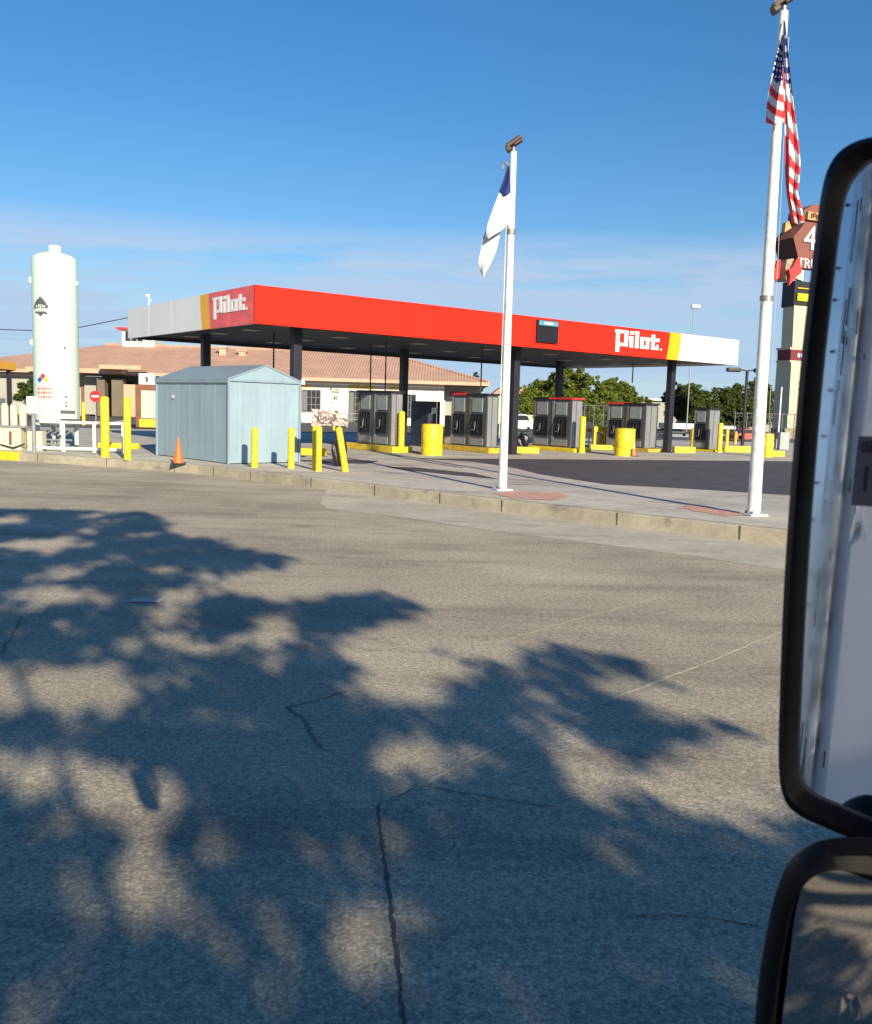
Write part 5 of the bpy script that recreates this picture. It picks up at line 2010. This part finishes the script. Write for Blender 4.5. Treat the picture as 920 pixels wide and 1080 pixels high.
for k in range(18):
    z = z0 + .1 + k * .16
    m.lathe([(.012, 0), (.008, .006)], 8, (0, 0, 0))
    for off in (.16, .34, .6):
        m.box((-.004, sgn * (off + .03 * math.sin(k * 5)), z + .05 * math.sin(k * 3 + off * 9)), (.012, .007, .010))
m.build('rivet', 'dark', tt)
m = MB()
m.box((L_t / 2, sgn * W_t / 2, z0 - .1), (L_t, W_t * .9, .18)).build('chassis', 'dark', tt)
for x in (L_t * .72, L_t * .87):
    for y in (.3, W_t - .3):
        o_ = MB().lathe([(.25, -.14), (.5, -.12), (.5, .12), (.25, .14)], 20).build('wheel', 'black', tt)
        o_.rotation_euler = (R_(90), 0, 0)
        o_.location = (x, sgn * y, .5)
MB().box((L_t * .25, sgn * W_t / 2, z0 / 2), (.16, 1.4, z0)).build('landing_gear', 'grey', tt)

# ------------------------------------------------------------------ sky, sun, camera
w = bpy.data.worlds.new('World')
S.world = w
w.use_nodes = True
N, L = w.node_tree.nodes, w.node_tree.links
bgn = N['Background']
sky = N.new('ShaderNodeTexSky')
sky.sky_type = 'NISHITA'
sky.sun_disc = False
sky.sun_elevation = SUN_EL
sky.sun_rotation = math.pi - SUN_AZ
sky.altitude = 0
sky.air_density = 1.0
sky.dust_density = .0
sky.ozone_density = 3.0
co = N.new('ShaderNodeTexCoord').outputs['Generated']
sep = N.new('ShaderNodeSeparateXYZ')
L.new(co, sep.inputs[0])
# project the view direction on a cloud layer
mx = N.new('ShaderNodeMath')
mx.operation = 'ADD'
L.new(sep.outputs['Z'], mx.inputs[0])
mx.inputs[1].default_value = .07
dvx = N.new('ShaderNodeVectorMath')
dvx.operation = 'DIVIDE'
cmb = N.new('ShaderNodeCombineXYZ')
for k in range(3):
    L.new(mx.outputs[0], cmb.inputs[k])
L.new(co, dvx.inputs[0])
L.new(cmb.outputs[0], dvx.inputs[1])
n1 = noise(N, L, dvx.outputs[0], .42, 7, .58, (.8, 1.0, 1, R_(-25)))
n2 = noise(N, L, dvx.outputs[0], 1.5, 6, .6, (.5, 1.3, 1, R_(-20)))
ad = N.new('ShaderNodeMath')
ad.operation = 'MULTIPLY_ADD'
L.new(n2, ad.inputs[0])
ad.inputs[1].default_value = .45
L.new(n1, ad.inputs[2])
cf = ramp(N, L, ad.outputs[0], [(.60, (0, 0, 0)), (.74, (1, 1, 1))])
# clouds live in a low band of the sky
bnd = ramp(N, L, sep.outputs['Z'], [(.0, (.75, .75, .75)), (.09, (1, 1, 1)), (.15, (.9, .9, .9)), (.188, (0, 0, 0))])
ml = N.new('ShaderNodeMath')
ml.operation = 'MULTIPLY'
L.new(cf, ml.inputs[0])
L.new(bnd, ml.inputs[1])
ml2 = N.new('ShaderNodeMath')
ml2.operation = 'MULTIPLY'
L.new(ml.outputs[0], ml2.inputs[0])
ml2.inputs[1].default_value = .9
hsv = N.new('ShaderNodeHueSaturation')
hsv.inputs['Saturation'].default_value = 1.29
L.new(sky.outputs[0], hsv.inputs['Color'])
skyc = mixc(N, L, ml2.outputs[0], hsv.outputs[0], (4.7, 5.7, 7.2))
gn_ = ramp(N, L, sep.outputs['Z'], [(.05, (.80, .80, .80)), (.2, (.92, .92, .96)), (.4, (1.12, 1.05, 1.06))])
skyc = mixc(N, L, 1.0, skyc, gn_, 'MULTIPLY')
hz_ = ramp(N, L, sep.outputs['Z'], [(.0, (.8, .8, .8)), (.06, (.55, .55, .55)), (.16, (.06, .06, .06)), (.3, (0, 0, 0))])
skyc = mixc(N, L, hz_, skyc, (3.3, 5.0, 7.2))
L.new(skyc, bgn.inputs['Color'])
bgn.inputs['Strength'].default_value = .08

sd = bpy.data.lights.new('sun', 'SUN')
sd.energy = 5.0
sd.angle = R_(.53)
sd.color = (1, .87, .66)
so = bpy.data.objects.new('sun', sd)
COL.objects.link(so)
so.rotation_euler = (-TO_SUN).to_track_quat('-Z', 'Y').to_euler()

cd = bpy.data.cameras.new('camera')
cd.sensor_fit = 'HORIZONTAL'
cd.sensor_width = 36
cd.lens = 36 * F_ / 920
cd.clip_start = .05
cd.clip_end = 6000
cd.dof.use_dof = True
cd.dof.focus_distance = 30
cd.dof.aperture_fstop = cd.lens / 1.6
co_ = bpy.data.objects.new('camera', cd)
COL.objects.link(co_)
m4 = Matrix.Identity(4)
for i in range(3):
    m4[i][0], m4[i][1], m4[i][2], m4[i][3] = CR[i], CU[i], -_f[i], CAM[i]
co_.matrix_world = m4
S.camera = co_
S.view_settings.view_transform = 'Standard'
S.view_settings.look = 'None'
S.view_settings.exposure = .65
S.view_settings.gamma = 1
S.render.film_transparent = False
S.cycles.max_bounces = 6
S.cycles.use_denoising = True
